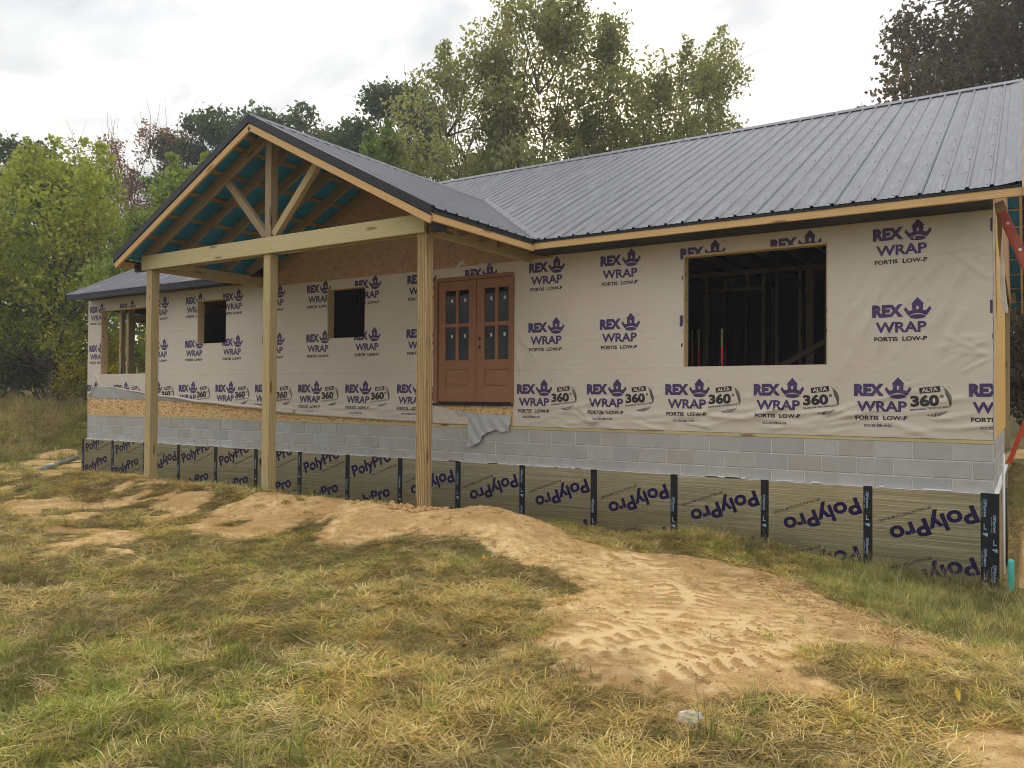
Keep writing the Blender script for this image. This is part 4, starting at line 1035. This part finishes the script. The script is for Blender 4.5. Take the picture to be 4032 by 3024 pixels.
# lump of stone in the grass
rs = np.random.default_rng(4)
bm = bmesh.new(); bmesh.ops.create_icosphere(bm, subdivisions=3, radius=1)
for v_ in bm.verts:
    c = v_.co.copy(); d = 1 + .5 * float(fbm(np.array([c.x * 1.7 + 5]), np.array([c.y * 1.7 + c.z * 1.3]), 1, 3, 8)[0]) + .5 * float(fbm(np.array([c.x * 7 + 5 + c.z]), np.array([c.y * 7 - c.z * 4]), 1, 3, 9)[0])
    v_.co = Vector((c.x * .066 * d, c.y * .045 * d, max(-.5, c.z) * .036 * d))
me = bpy.data.meshes.new('rock'); bm.to_mesh(me); bm.free(); me.materials.append(MATS['chalk'])
o = obj('rock', me, None, (-1.085, -6.60, H1(-1.085, -6.60) + .02), (0, 0, .75)); tag(o, 'pale rough lump of stone at the tip of the bare dirt', 'stone')
# grey pipe lying on the ground past the far corner, scraps
a_, b_ = (-19.0, -.75), (-23.5, 2.9)
m_ = MB(); nn = 12; m_.tube([(a_[0] + (b_[0] - a_[0]) * i / nn, a_[1] + (b_[1] - a_[1]) * i / nn, H1(a_[0] + (b_[0] - a_[0]) * i / nn, a_[1] + (b_[1] - a_[1]) * i / nn) + .06) for i in range(nn + 1)], .055, 10)
o = m_.obj('plastic_pipe', 'grey_plastic', None, (0, 0, 0), True); tag(o, 'long grey pipe lying in the grass beyond the far corner', 'pipe')
def leafthing(x, y, s, rz, label, group=None, mat='leaf_yellow', lift=.05):
    v = [(0, -s, 0), (.35 * s, -.3 * s, .06 * s), (.42 * s, .2 * s, .1 * s), (0, s, .25 * s), (-.42 * s, .2 * s, .1 * s), (-.35 * s, -.3 * s, .06 * s), (0, 0, -.02)]
    me = mkmesh('fallen_leaf', v, [(0, 1, 6), (1, 2, 6), (2, 3, 6), (3, 4, 6), (4, 5, 6), (5, 0, 6)], mat)
    o = obj('fallen_leaf', me, None, (x, y, H1(x, y) + lift), (.9, .1, rz)); tag(o, label, 'leaf', group)
leafthing(.0, -5.52, .04, .6, 'yellow leaf standing in the grass right of the bare dirt', 'fallen leaves')
leafthing(-2.9, -7.45, .025, 2.0, 'tan curled leaf lying in the mown grass in front of the middle post', 'fallen leaves')
leafthing(-4.1, -4.05, .03, 1.0, 'pale yellow leaf at the edge of the grass near the dark post', 'fallen leaves')
m_ = MB(); m_.add([(-.15, -.1, 0), (.12, -.12, .02), (.16, .08, .0), (0, .12, .05), (-.13, .1, .01)], [(0, 1, 2, 3, 4)])
o = m_.obj('paper_scrap', 'paper', None, (-20.6, .3, H1(-20.6, .3) + .06)); tag(o, 'white scrap lying beside the grey pipe past the far corner', 'scrap')
# red vehicle glimpsed through the house
rv = empty('red_trailer', (-8.1, 14.6, H1(-8.1, 14.6)), 'red box trailer parked behind the house, glimpsed through the wide window', 'trailer')
m_ = MB(); m_.box(-1.5, 1.6, -.8, .8, .55, 2.86); m_.box(-1.45, 1.55, -.75, .75, 2.861, 2.91); m_.obj('body', 'bright_red', rv)
m_ = MB(); m_.box(-2.6, -1.5, -.06, .06, .5, .58); m_.obj('drawbar', 'black_metal', rv)
for x in (-.3, .5):
    for y in (-.85, .85):
        m_ = MB(); m_.tube([(x, y - .1, .33), (x, y + .1, .33)], .33, 18); m_.obj('wheel', 'rubber', rv)

# clods on the bare dirt
cm = bmesh.new(); bmesh.ops.create_icosphere(cm, subdivisions=1, radius=1); cv = np.array([tuple(v_.co) for v_ in cm.verts]); cf = np.array([[v_.index for v_ in fc.verts] for fc in cm.faces]); cm.free()
N = 26000; px = rng.uniform(-9, .6, N); py = rng.uniform(-6.8, -1.4, N); md = dirtmask(px, py)
edge = .25 + .75 * sstep(.0, .22, fbm(px, py, 1.0, 3, 37)); k = (rng.random(N) < md * edge * .9)
px, py = px[k], py[k]; s = np.minimum(rng.lognormal(-5.5, .5, len(px)), .013)
NR = 900; tt_ = rng.random(NR); rx_ = -2.0 + 1.7 * tt_ + rng.normal(0, .16, NR); ry_ = -2.45 - 1.9 * tt_ ** 1.2 + rng.normal(0, .14, NR)      # crumbled ridge along the far edge of the wheel tracks
px = np.concatenate([px, rx_]); py = np.concatenate([py, ry_]); s = np.concatenate([s, np.minimum(rng.lognormal(-4.9, .45, NR), .022)])
nb = 60; px = np.concatenate([px, rng.normal(-6.0, .35, nb)]); py = np.concatenate([py, rng.normal(-2.85, .14, nb)]); s = np.concatenate([s, rng.uniform(.012, .045, nb)])
pz_ = H(px, py)
V = []; F = []
for i in range(len(px)):
    j = 1 + .9 * (rng.random((len(cv), 1)) - .5); V.append(cv * j * s[i] * np.array([1.25, 1, .75]) + [px[i], py[i], pz_[i] + s[i] * .25]); F.append(cf + i * len(cv))
cl_ = obj('dirt_clods', fastmesh('dirt_clods', np.concatenate(V), np.concatenate(F), 'clod')); tag(cl_, kind='stuff')

# ================================================================== trees
def quad_leaves(P, size, rg, up_bias=.35, droop=0.0, aspect=.55):
    n = len(P); d = rg.normal(size=(n, 3)); d[:, 2] -= droop; d /= np.linalg.norm(d, axis=1, keepdims=True)
    nn = rg.normal(size=(n, 3)); nn[:, 2] += up_bias * 2; s_ = np.cross(d, nn); s_ /= np.linalg.norm(s_, axis=1, keepdims=True) + 1e-9
    L = (size * rg.uniform(.6, 1.35, n))[:, None]; w_ = L * aspect
    nrm = np.cross(s_, d)
    a = P - d * L * .5; b = P + s_ * w_ * .5 + nrm * L * .06; c = P + d * L * .5; e = P - s_ * w_ * .5 + nrm * L * .06
    return np.stack([a, b, c, e], 1).reshape(-1, 3), np.arange(4 * n).reshape(n, 4)
def crown_mesh(name, centers, radii, nleaf, size, cols, seed, droop=.3, aspect=.55, flat=1.0, shell=.55):
    rg = np.random.default_rng(seed); wgt = radii ** 1.6; wgt = wgt / wgt.sum(); idx = rg.choice(len(centers), nleaf, p=wgt)
    u = rg.normal(size=(nleaf, 3)); u /= np.linalg.norm(u, axis=1, keepdims=True)
    r = radii[idx] * (shell + (1 - shell) * rg.random(nleaf)) ** 1 * rg.uniform(.55, 1.12, nleaf)
    u[:, 2] *= flat
    P = centers[idx] + u * r[:, None]
    v, f = quad_leaves(P, size, rg, droop=droop, aspect=aspect)
    cols = np.array(cols); pt = rg.random(len(centers)); t_ = np.clip(.55 * pt[idx] + .45 * rg.random(nleaf), 0, .999) * (len(cols) - 1)
    i0 = t_.astype(int); c = cols[i0] * (1 - (t_ - i0))[:, None] + cols[i0 + 1] * (t_ - i0)[:, None]
    c = c * rg.uniform(.75, 1.25, (nleaf, 1)); c = np.clip(c, 0, 1)
    col = np.concatenate([np.repeat(c, 4, 0), np.ones((4 * nleaf, 1))], 1)
    return fastmesh(name, v, f, 'leaf', False, {'tint': ('FLOAT_COLOR', col)})
def tree_meshes(seed, Ht, Rw, zb, nleaf, size, cols, npuff=46, stems=1, pr=.2, shape=1.0, droop=.3, plume=0.0, bare=0.0, aspect=.55, trunk_r=.18, flat=.85):
    """crown envelope from height zb to Ht, half width Rw; returns trunk mesh, crown mesh"""
    rg = np.random.default_rng(seed); C_ = []; R_ = []
    while len(C_) < npuff:
        t_ = rg.random() ** .85; a_ = rg.random() * 2 * math.pi
        w_ = Rw * (math.sin(math.pi * min(1, (t_ * .86 + .12))) ** .45) * (1 - .35 * t_ * shape)
        r_ = w_ * math.sqrt(rg.uniform(.05, 1)); rad = pr * Rw * rg.uniform(.7, 1.3)
        z = zb + (Ht - zb) * t_; z = min(z, Ht - rad * .6)
        C_.append((r_ * math.cos(a_), r_ * math.sin(a_), z)); R_.append(rad)
    C_ = np.array(C_); R_ = np.array(R_)
    mb = MB(); tops = []
    for s_ in range(stems):
        a_ = 2 * math.pi * s_ / max(1, stems) + rg.random(); sp = (.0 if stems == 1 else .28 * Rw)
        top = Vector((sp * math.cos(a_) * 1.1, sp * math.sin(a_) * 1.1, Ht * (.76 if stems > 1 else .78)))
        pts = []; 
        for i in range(9):
            t_ = i / 8; j = .05 * Rw; pts.append(Vector((top.x * t_ ** 1.3 + rg.normal() * j * t_, top.y * t_ ** 1.3 + rg.normal() * j * t_, -.4 + (top.z + .4) * t_)))
        mb.tube(pts, [trunk_r * (1 if stems == 1 else .7) * (1.25 - t_ * 1.1 if t_ else 1.5) for t_ in [i / 8 for i in range(9)]], 8); tops.append(pts)
    for c, r in zip(C_, R_):
        c = Vector(c); pts = min(tops, key=lambda P: min((p - c).length for p in P)); zz = max(zb * .5, c.z - .55 * math.hypot(c.x, c.y) - .1 * Ht)
        i = min(range(len(pts)), key=lambda q_: abs(pts[q_].z - zz)); s0 = pts[i]; mid = s0.lerp(c, .5) + Vector((rg.normal(), rg.normal(), rg.normal())) * .06 * Rw + Vector((0, 0, -.04 * Ht))
        mb.tube([s0, mid, c], [trunk_r * .28, trunk_r * .17, trunk_r * .07], 5, cap=False)
        for _ in range(3 if bare == 0 else 8):
            e_ = c + Vector((rg.normal(), rg.normal(), rg.normal() + (1 if bare else .3))) * r * (.6 if bare == 0 else .8); mb.tube([mid.lerp(c, .7), c.lerp(e_, .5), e_], [trunk_r * .08, trunk_r * .06, trunk_r * .03], 4, cap=False)
    if plume:      # sprays that stand out of the outline
        k = int(npuff * plume); sel = rg.choice(len(C_), k); ex_ = []
        er = []
        for i in sel:
            c = C_[i]; d = np.array([c[0], c[1], (c[2] - zb) * .9 + 1.0]); d /= np.linalg.norm(d); d[2] += .25
            for q_ in range(4): ex_.append(c + d * R_[i] * (.5 + .24 * q_) + rg.normal(0, .10, 3) * R_[i]); er.append(R_[i] * (.6 - .12 * q_))
        C_ = np.concatenate([C_, np.array(ex_)]); R_ = np.concatenate([R_, np.array(er)])
    tm = mkmesh('trunk', mb.v, mb.f, 'bark', True)
    return tm, crown_mesh('crown', C_, R_, nleaf, size, cols, seed + 1, droop, aspect, flat)
def plant_tree(name, pos, meshes, label, cat='tree', group=None, rz=0.0, sc=1.0):
    z = H1(*pos); r_ = empty(name, (pos[0], pos[1], z), label, cat, group); r_.rotation_euler = (0, 0, rz); r_.scale = (sc, sc, sc)
    obj('trunk', meshes[0], r_); obj('crown', meshes[1], r_); return r_
G_MAPLE = [(.18, .20, .09), (.24, .26, .11), (.29, .31, .14), (.33, .29, .15)]
G_OAK = [(.055, .085, .045), (.075, .115, .05), (.10, .135, .06)]
G_YEL = [(.24, .30, .04), (.34, .40, .055), (.45, .47, .08), (.19, .25, .045)]
G_LIME = [(.18, .26, .06), (.25, .32, .08), (.30, .35, .10)]
G_RED = [(.22, .11, .09), (.28, .15, .12), (.20, .15, .10)]
G_BRN = [(.10, .085, .045), (.16, .10, .055), (.06, .075, .035)]
G_DARKRED = [(.045, .04, .025), (.085, .06, .04), (.06, .06, .03), (.12, .08, .055)]
G_UNDER = [(.09, .14, .035), (.15, .20, .055), (.22, .26, .075)]
G_GOLD = [(.20, .25, .05), (.45, .40, .06), (.62, .52, .06), (.24, .28, .06)]
GT = 'trees behind the house'
plant_tree('maple_tree', (-19.4, 17.3), tree_meshes(11, 14.9, 5.0, 1.5, 36000, .19, G_MAPLE, 100, 3, .20, .2, .5, .4), 'tall pale green maple directly behind the porch roof, farthest left of the sunlit clump', group=GT)
plant_tree('maple_tree', (-16.1, 17.6), tree_meshes(12, 16.8, 5.0, 1.5, 38000, .19, G_MAPLE, 100, 4, .20, .3, .5, .4), 'tallest tree, many stemmed maple rising over the valley of the main roof', group=GT)
plant_tree('maple_tree', (-11.9, 22.0), tree_meshes(13, 15.0, 5.8, 1.0, 33000, .19, G_MAPLE, 100, 4, .19, .5, .5, .4), 'loose maple behind the main roof ridge with the sun glowing through it', group=GT)
plant_tree('maple_tree', (-14.0, 20.4), tree_meshes(14, 15.2, 5.0, 1.0, 20000, .19, G_MAPLE, 74, 3, .21, .3, .5, .4), 'shorter maple in the middle of the sunlit clump behind the ridge', group=GT)
plant_tree('oak_tree', (-30.6, 24.4), tree_meshes(21, 17.0, 4.2, 4, 20000, .30, G_OAK, 40, 1, .30, .4, .1, 0), 'dark green oak standing against the left side of the tall maple', group=GT)
plant_tree('oak_tree', (-37.6, 27.0), tree_meshes(22, 17.0, 4.2, 5, 13000, .28, G_BRN, 36, 2, .27, .4, .1, .3), 'brownish half bare oak between the two dark oaks', group=GT)
oakB = tree_meshes(23, 17.2, 4.6, 5, 18000, .30, G_OAK, 36, 1, .28, .4, .1, 0)
plant_tree('oak_tree', (-39.1, 23.7), oakB, 'dark oak whose crown shows above the porch gable', group=GT)
plant_tree('oak_tree', (-39.5, 19.0), oakB, 'dark oak with gaps in its crown left of the porch peak', group=GT, rz=2.1, sc=.90)
plant_tree('dark_tree', (-42.0, 9.6), tree_meshes(24, 12.6, 4.2, 4, 11000, .26, G_OAK, 36, 1, .26, .5, .1, 0), 'dark tree rising behind the bright yellow green tree', group=GT)
plant_tree('dark_tree', (-43.0, 5.5), oakB, 'dark tree at the far left edge behind the yellow green tree', group=GT, rz=4.0, sc=.70)
plant_tree('bare_tree', (-42.0, 14.4), tree_meshes(25, 13.6, 4.0, 4, 5200, .15, [(.22, .18, .11), (.26, .24, .14)], 44, 3, .20, .2, .2, .0, bare=1, trunk_r=.16), 'thin nearly bare tree with fine twigs', group=GT)
plant_tree('red_tree', (-42.0, 17.0), tree_meshes(26, 14.4, 4.8, 3, 12000, .18, G_RED, 60, 3, .20, .3, .2, .2, bare=1, trunk_r=.16), 'reddish brown sparse tree left of the porch roof', group=GT)
plant_tree('green_tree', (-24.6, 6.9), tree_meshes(27, 8.8, 2.9, .8, 24000, .18, G_LIME, 50, 2, .28, .4, .4, .5, trunk_r=.1), 'light green young tree showing just above the left slope of the porch roof', group=GT)
plant_tree('green_tree', (-27.6, 14.6), tree_meshes(28, 9.0, 2.8, .6, 16000, .2, G_LIME, 40, 2, .28, .4, .4, .4, trunk_r=.1), 'small light green tree between the yellow green tree and the porch', group=GT)
plant_tree('green_tree', (-23.9, 16.8), tree_meshes(29, 11.4, 2.2, 4, 12000, .19, G_LIME, 34, 1, .28, .6, .4, .4, trunk_r=.1), 'small lime green tree above the right slope of the porch roof', group=GT)
plant_tree('maple_tree', (-31.5, 6.0), tree_meshes(31, 9.0, 4.4, 2.3, 40000, .19, G_YEL, 90, 1, .25, .4, .5, .3, trunk_r=.17), 'bright yellow green maple with a dark trunk at the left edge beside the house')
plant_tree('maple_tree', (-36.0, 4.0), tree_meshes(32, 8.4, 4.0, .8, 22000, .2, G_LIME, 56, 2, .26, .4, .4, .4, trunk_r=.12), 'green tree at the left picture edge partly behind the yellow green maple')
plant_tree('dark_red_tree', (.6, 25.6), tree_meshes(33, 17.4, 7.0, 4.0, 46000, .26, G_DARKRED, 76, 1, .26, .5, .3, .2, trunk_r=.36), 'large dark reddish brown tree rising above the right end of the roof')
plant_tree('dark_red_tree', (-3.0, 27.0), tree_meshes(34, 13.0, 4.2, 4.0, 24000, .24, G_DARKRED, 44, 2, .26, .5, .3, .2, trunk_r=.2), 'lower purplish brown tree spreading left of the large dark tree over the ridge')
plant_tree('dark_red_tree', (4.6, 22.0), tree_meshes(35, 14.0, 4.4, 1.5, 20000, .24, G_DARKRED, 50, 1, .26, .5, .3, .2, trunk_r=.3), 'dark tree at the right picture edge beyond the ladder')
# shrubs
def shrub(name, pos, hgt, w_, n_, size, cols, seed, label, group='shrubs at the wood edge'):
    rg = np.random.default_rng(seed); k = 14; C_ = np.stack([rg.normal(0, w_ * .45, k), rg.normal(0, w_ * .45, k), rg.uniform(.25, .85, k) * hgt], 1); R_ = rg.uniform(.25, .45, k) * hgt * .7
    mb = MB()
    for c in C_: mb.tube([(c[0] * .2, c[1] * .2, -.1), (c[0] * .6, c[1] * .6, c[2] * .5), tuple(c)], [.03, .02, .008], 5, cap=False)
    return plant_tree(name, pos, (mkmesh('stems', mb.v, mb.f, 'bark'), crown_mesh('foliage', C_, R_, n_, size, cols, seed, .2)), label, 'shrub', group)
SH = [((-30.2, 7.6), 2.0, 1.5, 4500, .13, G_GOLD, 'goldenrod thicket with yellow flowers beside the dark trunk'),
      ((-33.0, 7.0), 2.4, 1.9, 3500, .15, G_UNDER, 'dark leafy shrub under the yellow green maple'),
      ((-27.6, 9.0), 2.6, 1.6, 3500, .14, G_UNDER, 'dark shrub just left of the house corner'),
      ((-35.0, 5.0), 2.6, 2.0, 3500, .15, G_UNDER, 'dark shrub at the left picture edge'),
      ((-29.0, 10.5), 3.4, 2.2, 4500, .16, G_LIME, 'tall green shrub seen through the corner window studs'),
      ((-27.2, 6.4), 1.3, 1.1, 2600, .11, G_LIME, 'low green bush at the grass edge by the house corner'),
      ((-36.5, 8.5), 3.8, 2.6, 4500, .18, G_LIME, 'broad dark shrub behind the dark trunk'),
      ((-33.5, 10.5), 3.4, 2.4, 4500, .17, G_GOLD, 'yellowish shrub far back between the trunks'),
      ((.9, 17.0), 4.6, 1.6, 7000, .2, G_DARKRED, 'dark green shrub below the open rear roof'),
      ((-9.5, 18.5), 3.2, 2.5, 3000, .18, G_LIME, 'green shrub behind the house, glimpsed through the wide window')]
for i, (p, hh_, w_, n_, s_, c_, lb) in enumerate(SH): shrub('shrub', p, hh_, w_, n_, s_, c_, 50 + i, lb)
# the wood beyond, one mass
rg = np.random.default_rng(77); k = 190; an = rg.uniform(math.radians(28), math.radians(182), k); rr = rg.uniform(60, 74, k)
C_ = np.stack([CAMP[0] + rr * np.cos(an), CAMP[1] + rr * np.sin(an), rg.uniform(0, 8.0, k)], 1); C_[:, 2] += H(C_[:, 0], C_[:, 1], False)
wd_ = obj('woodland', crown_mesh('woodland', C_, rg.uniform(2.2, 3.8, k), 26000, .6, G_UNDER, 78, .2)); tag(wd_, kind='stuff')

# ================================================================== damp morning air
hm = bpy.data.materials.new('haze'); hm.use_nodes = True; hn = hm.node_tree; hn.nodes.remove(hn.nodes['Principled BSDF'])
pv_ = hn.nodes.new('ShaderNodeVolumePrincipled'); pv_.inputs['Color'].default_value = (.95, .96, 1.0, 1); pv_.inputs['Density'].default_value = .0016; pv_.inputs['Anisotropy'].default_value = .2
hn.links.new(pv_.outputs[0], hn.nodes['Material Output'].inputs['Volume']); MATS['haze'] = hm
hb = MB(); hb.box(-170, 130, -70, 190, -9, 30); hz_ = hb.obj('haze', 'haze'); tag(hz_, kind='stuff')

# ================================================================== grass
SRC = bpy.data.collections.new('grass_sources')      # never linked: only read by the node tree
def clump(kind, seed):
    rg = np.random.default_rng(seed); V = []; F = []; Cc = []
    spec = dict(green=(16, .06, .13, .8, 1.3, .0080), mat=(20, .07, .16, 1.2, 1.52, .0078), straw=(15, .09, .21, 1.25, 1.55, .0078), tall=(20, .22, .48, .2, .75, .0055), seed=(9, .35, .62, .1, .6, .004), tuft=(26, .10, .22, .25, .8, .005))[kind]
    n_, l0, l1, t0, t1, w_ = spec; R_ = .06 if kind in ('green', 'tuft') else .09
    pal = dict(green=[(.27, .26, .04), (.39, .37, .06), (.52, .45, .09)], mat=[(.48, .335, .095), (.62, .44, .13), (.30, .24, .055), (.70, .51, .18)], straw=[(.74, .56, .25), (.62, .43, .17), (.80, .64, .32)], tall=[(.16, .21, .05), (.24, .28, .07), (.36, .33, .11)], seed=[(.36, .33, .12), (.52, .41, .18), (.44, .36, .16)], tuft=[(.20, .28, .05), (.30, .37, .075), (.40, .42, .10)])[kind]
    wind = rg.normal(0, .7); lum = (.52, .82, 1.10, 1.30)[seed % 10]      # older, browner clumps to fresh pale ones
    for i in range(n_):
        b = len(V); L = rg.uniform(l0, l1); th = rg.uniform(t0, t1); ph = (rg.uniform(0, 6.283) if kind not in ('mat', 'straw') else wind + rg.normal(0, .9) + (math.pi if rg.random() < .5 else 0))
        p = np.array([rg.normal(0, R_ * .6), rg.normal(0, R_ * .6), rg.uniform(0, .03) if kind in ('mat', 'straw') else -.01]); c = np.array(pal[rg.integers(len(pal))]) * rg.uniform(.6, 1.35) * lum
        side = np.array([-math.sin(ph), math.cos(ph), 0]); m_ = 3
        for j in range(m_ + 1):
            t_ = j / m_; ww = w_ * (1 - .85 * t_) * .5 * (1.0 if j else .8)
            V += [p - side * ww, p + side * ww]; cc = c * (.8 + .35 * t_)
            if kind == 'seed' and j == m_: cc = np.array((.50, .37, .21))
            if kind == 'seed' and j >= m_ - 1: V[-1] = V[-1] + side * .003
            Cc += [cc, cc]
            a_ = min(th + t_ * (.75 if kind not in ('mat', 'straw') else .15), 1.62); d = np.array([math.cos(ph) * math.sin(a_), math.sin(ph) * math.sin(a_), math.cos(a_)]); p = p + d * L / m_
            if kind in ('mat', 'straw'): ph += rg.normal(0, .18); p[2] = max(p[2], .002)
        for j in range(m_): F.append((b + 2 * j, b + 2 * j + 1, b + 2 * j + 3, b + 2 * j + 2))
    V = np.array(V); Cc = np.clip(np.concatenate([np.array(Cc), np.ones((len(Cc), 1))], 1), 0, 1)
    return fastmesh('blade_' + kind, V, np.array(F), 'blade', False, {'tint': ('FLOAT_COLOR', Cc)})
KINDS = ['green', 'mat', 'straw', 'tall', 'seed', 'tuft']; NV = 4
for i, kd in enumerate(KINDS):
    for j in range(NV):
        o = bpy.data.objects.new('g%d%d' % (i, j), clump(kd, 100 + i * 10 + j)); SRC.objects.link(o)
def gn_instancer(name):
    ng = bpy.data.node_groups.new(name, 'GeometryNodeTree')
    ng.interface.new_socket('Geometry', in_out='INPUT', socket_type='NodeSocketGeometry'); ng.interface.new_socket('Geometry', in_out='OUTPUT', socket_type='NodeSocketGeometry')
    N_ = ng.nodes.new; gi = N_('NodeGroupInput'); go = N_('NodeGroupOutput'); ip = N_('GeometryNodeInstanceOnPoints'); ci = N_('GeometryNodeCollectionInfo')
    ci.inputs['Collection'].default_value = SRC; ci.inputs['Separate Children'].default_value = True; ci.inputs['Reset Children'].default_value = True
    def at(nm, ty): a_ = N_('GeometryNodeInputNamedAttribute'); a_.data_type = ty; a_.inputs['Name'].default_value = nm; return a_.outputs['Attribute']
    L = ng.links.new; L(gi.outputs[0], ip.inputs['Points']); L(ci.outputs[0], ip.inputs['Instance']); ip.inputs['Pick Instance'].default_value = True
    L(at('idx', 'INT'), ip.inputs['Instance Index']); L(at('rot', 'FLOAT_VECTOR'), ip.inputs['Rotation']); L(at('scl', 'FLOAT'), ip.inputs['Scale']); L(ip.outputs[0], go.inputs[0])
    return ng
NG = gn_instancer('scatter_blades')
def scatter(name, x, y, kind, scl, tilt=.15, dz=0.0):
    n_ = len(x); z = H(x, y) + dz; kind = np.asarray(kind)
    pv = 1.5 + 5.5 * fbm(x, y, 1.6, 3, 311) + 5.0 * fbm(x, y, 6.0, 2, 317) + rng.normal(0, .6, n_)
    idx = kind * NV + np.clip(np.round(pv), 0, NV - 1).astype(int)
    rot = np.stack([rng.normal(0, tilt, n_), rng.normal(0, tilt, n_), rng.uniform(0, 6.283, n_)], 1)
    me = bpy.data.meshes.new(name); me.vertices.add(n_); me.vertices.foreach_set('co', np.stack([x, y, z], 1).astype(np.float32).ravel())
    for nm, ty, arr, key in (('idx', 'INT', idx.astype(np.int32), 'value'), ('scl', 'FLOAT', scl.astype(np.float32), 'value'), ('rot', 'FLOAT_VECTOR', rot.astype(np.float32), 'vector')):
        a_ = me.attributes.new(nm, ty, 'POINT'); a_.data.foreach_set(key, arr.ravel())
    o = obj(name, me); md_ = o.modifiers.new('scatter', 'NODES'); md_.node_group = NG; tag(o, kind='stuff'); return o
def infrustum(x, y, pad=.08):
    dx, dy = x - CAMP[0], y - CAMP[1]; f_ = dx * fw.x + dy * fw.y; r_ = dx * rt.x + dy * rt.y
    return (f_ > 2.6) & (np.abs(r_) < f_ * (.64 + pad) + .6), f_
def in_house(x, y): return (x > XL - .05) & (x < .05) & (y > -.10)
# mown, matted lawn
N = 360000; x = rng.uniform(-30, 3.5, N); y = rng.uniform(-10.5, 6, N); vis, dist = infrustum(x, y, .16)
dens = np.clip((6.0 / np.maximum(dist, 3.2)) ** 1.15, .05, 1.6) * .62
m = dirtmask(x, y); patch = fbm(x, y, .55, 3, 201); patch2 = fbm(x, y, 1.4, 3, 211)
keep = vis & ~in_house(x, y) & (rng.random(N) < dens * np.where(m > .85, .03, 1 - .95 * m)) & (rng.random(N) < .55 + 1.6 * np.clip(patch2 + .28, 0, 1))
keep &= ~((y > -.4) & (x > .1))
x, y, dist, patch, patch2 = x[keep], y[keep], dist[keep], patch[keep], patch2[keep]
bright = np.exp(-(((x + 4.6) / 2.0) ** 2 + ((y + 8.2) / 1.3) ** 2))       # greener growth at the near left
pg = np.clip(.09 + 1.5 * patch + .55 * bright, .03, .8); ps = np.clip(.30 - .8 * patch2 + .1 * bright, .10, .5)
u = rng.random(len(x)); kind = np.where(u < pg, 0, np.where(u < pg + ps, 2, 1)); kind = np.where((rng.random(len(x)) < .03 + .10 * bright), 5, kind)
scatter('mown_grass', x, y, kind, rng.uniform(.46, .84, len(x)) * np.clip(dist / 9, 1, 1.6))
# long grass on the strip along the foundation and on the bank at the right
N = 16000; x = rng.uniform(-18.6, 1.6, N); y = rng.uniform(-3.6, -.12, N); m = dirtmask(x, y)
right = sstep(-4.4, -3.2, x); wall = y > -1.15 - 1.6 * sstep(-2.0, .3, x) + .3 * fbm(x, y, 1.3, 2, 221)
k = wall & (m < .4) & (rng.random(N) < .26 + .38 * right) & ~((x > .09) & (y > -.5))
kk = np.where(rng.random(N) < .14, 4, np.where(rng.random(N) < .5, 3, 5)); 
scatter('long_grass', x[k], y[k], kk[k], rng.uniform(.45, .85, k.sum()) * (.38 + .14 * right[k]))
N = 2600; x = rng.uniform(-1.6, 1.8, N); y = rng.uniform(-4.2, -.1, N); m = dirtmask(x, y); k = (m < .3) & (x > -.55 - (y + 3.4) * .75) & ~((x > .09) & (y > -.5))
scatter('bank_grass', x[k], y[k], np.where(rng.random(k.sum()) < .12, 4, np.where(rng.random(k.sum()) < .5, 5, 3)), rng.uniform(.3, .58, k.sum()))
# tufts on and round the dirt
N = 900; x = rng.uniform(-13, 1.2, N); y = rng.uniform(-8.5, -1.6, N); m = dirtmask(x, y); cl_n = fbm(x, y, 1.7, 2, 231)
k = (cl_n > .10) & (rng.random(N) < np.where(m > .5, .35, .8)); scatter('grass_tufts', x[k], y[k], np.where(rng.random(k.sum()) < .6, 5, 3), rng.uniform(.45, .9, k.sum()) * .8)
# rough field at the far left and behind
N = 26000; x = rng.uniform(-42, -18.4, N); y = rng.uniform(-3, 16, N); vis, dist = infrustum(x, y, .02); m = dirtmask(x, y); k = vis & (m < .5) & (rng.random(N) < .6)
kk = np.where(fbm(x, y, .35, 2, 241) > -.08, 4, 3); kk = np.where(rng.random(N) < .25, 5, kk)
scatter('field_grass', x[k], y[k], kk[k], rng.uniform(.55, 1.0, k.sum()) * np.where(x[k] < -22, 1.15, .45))
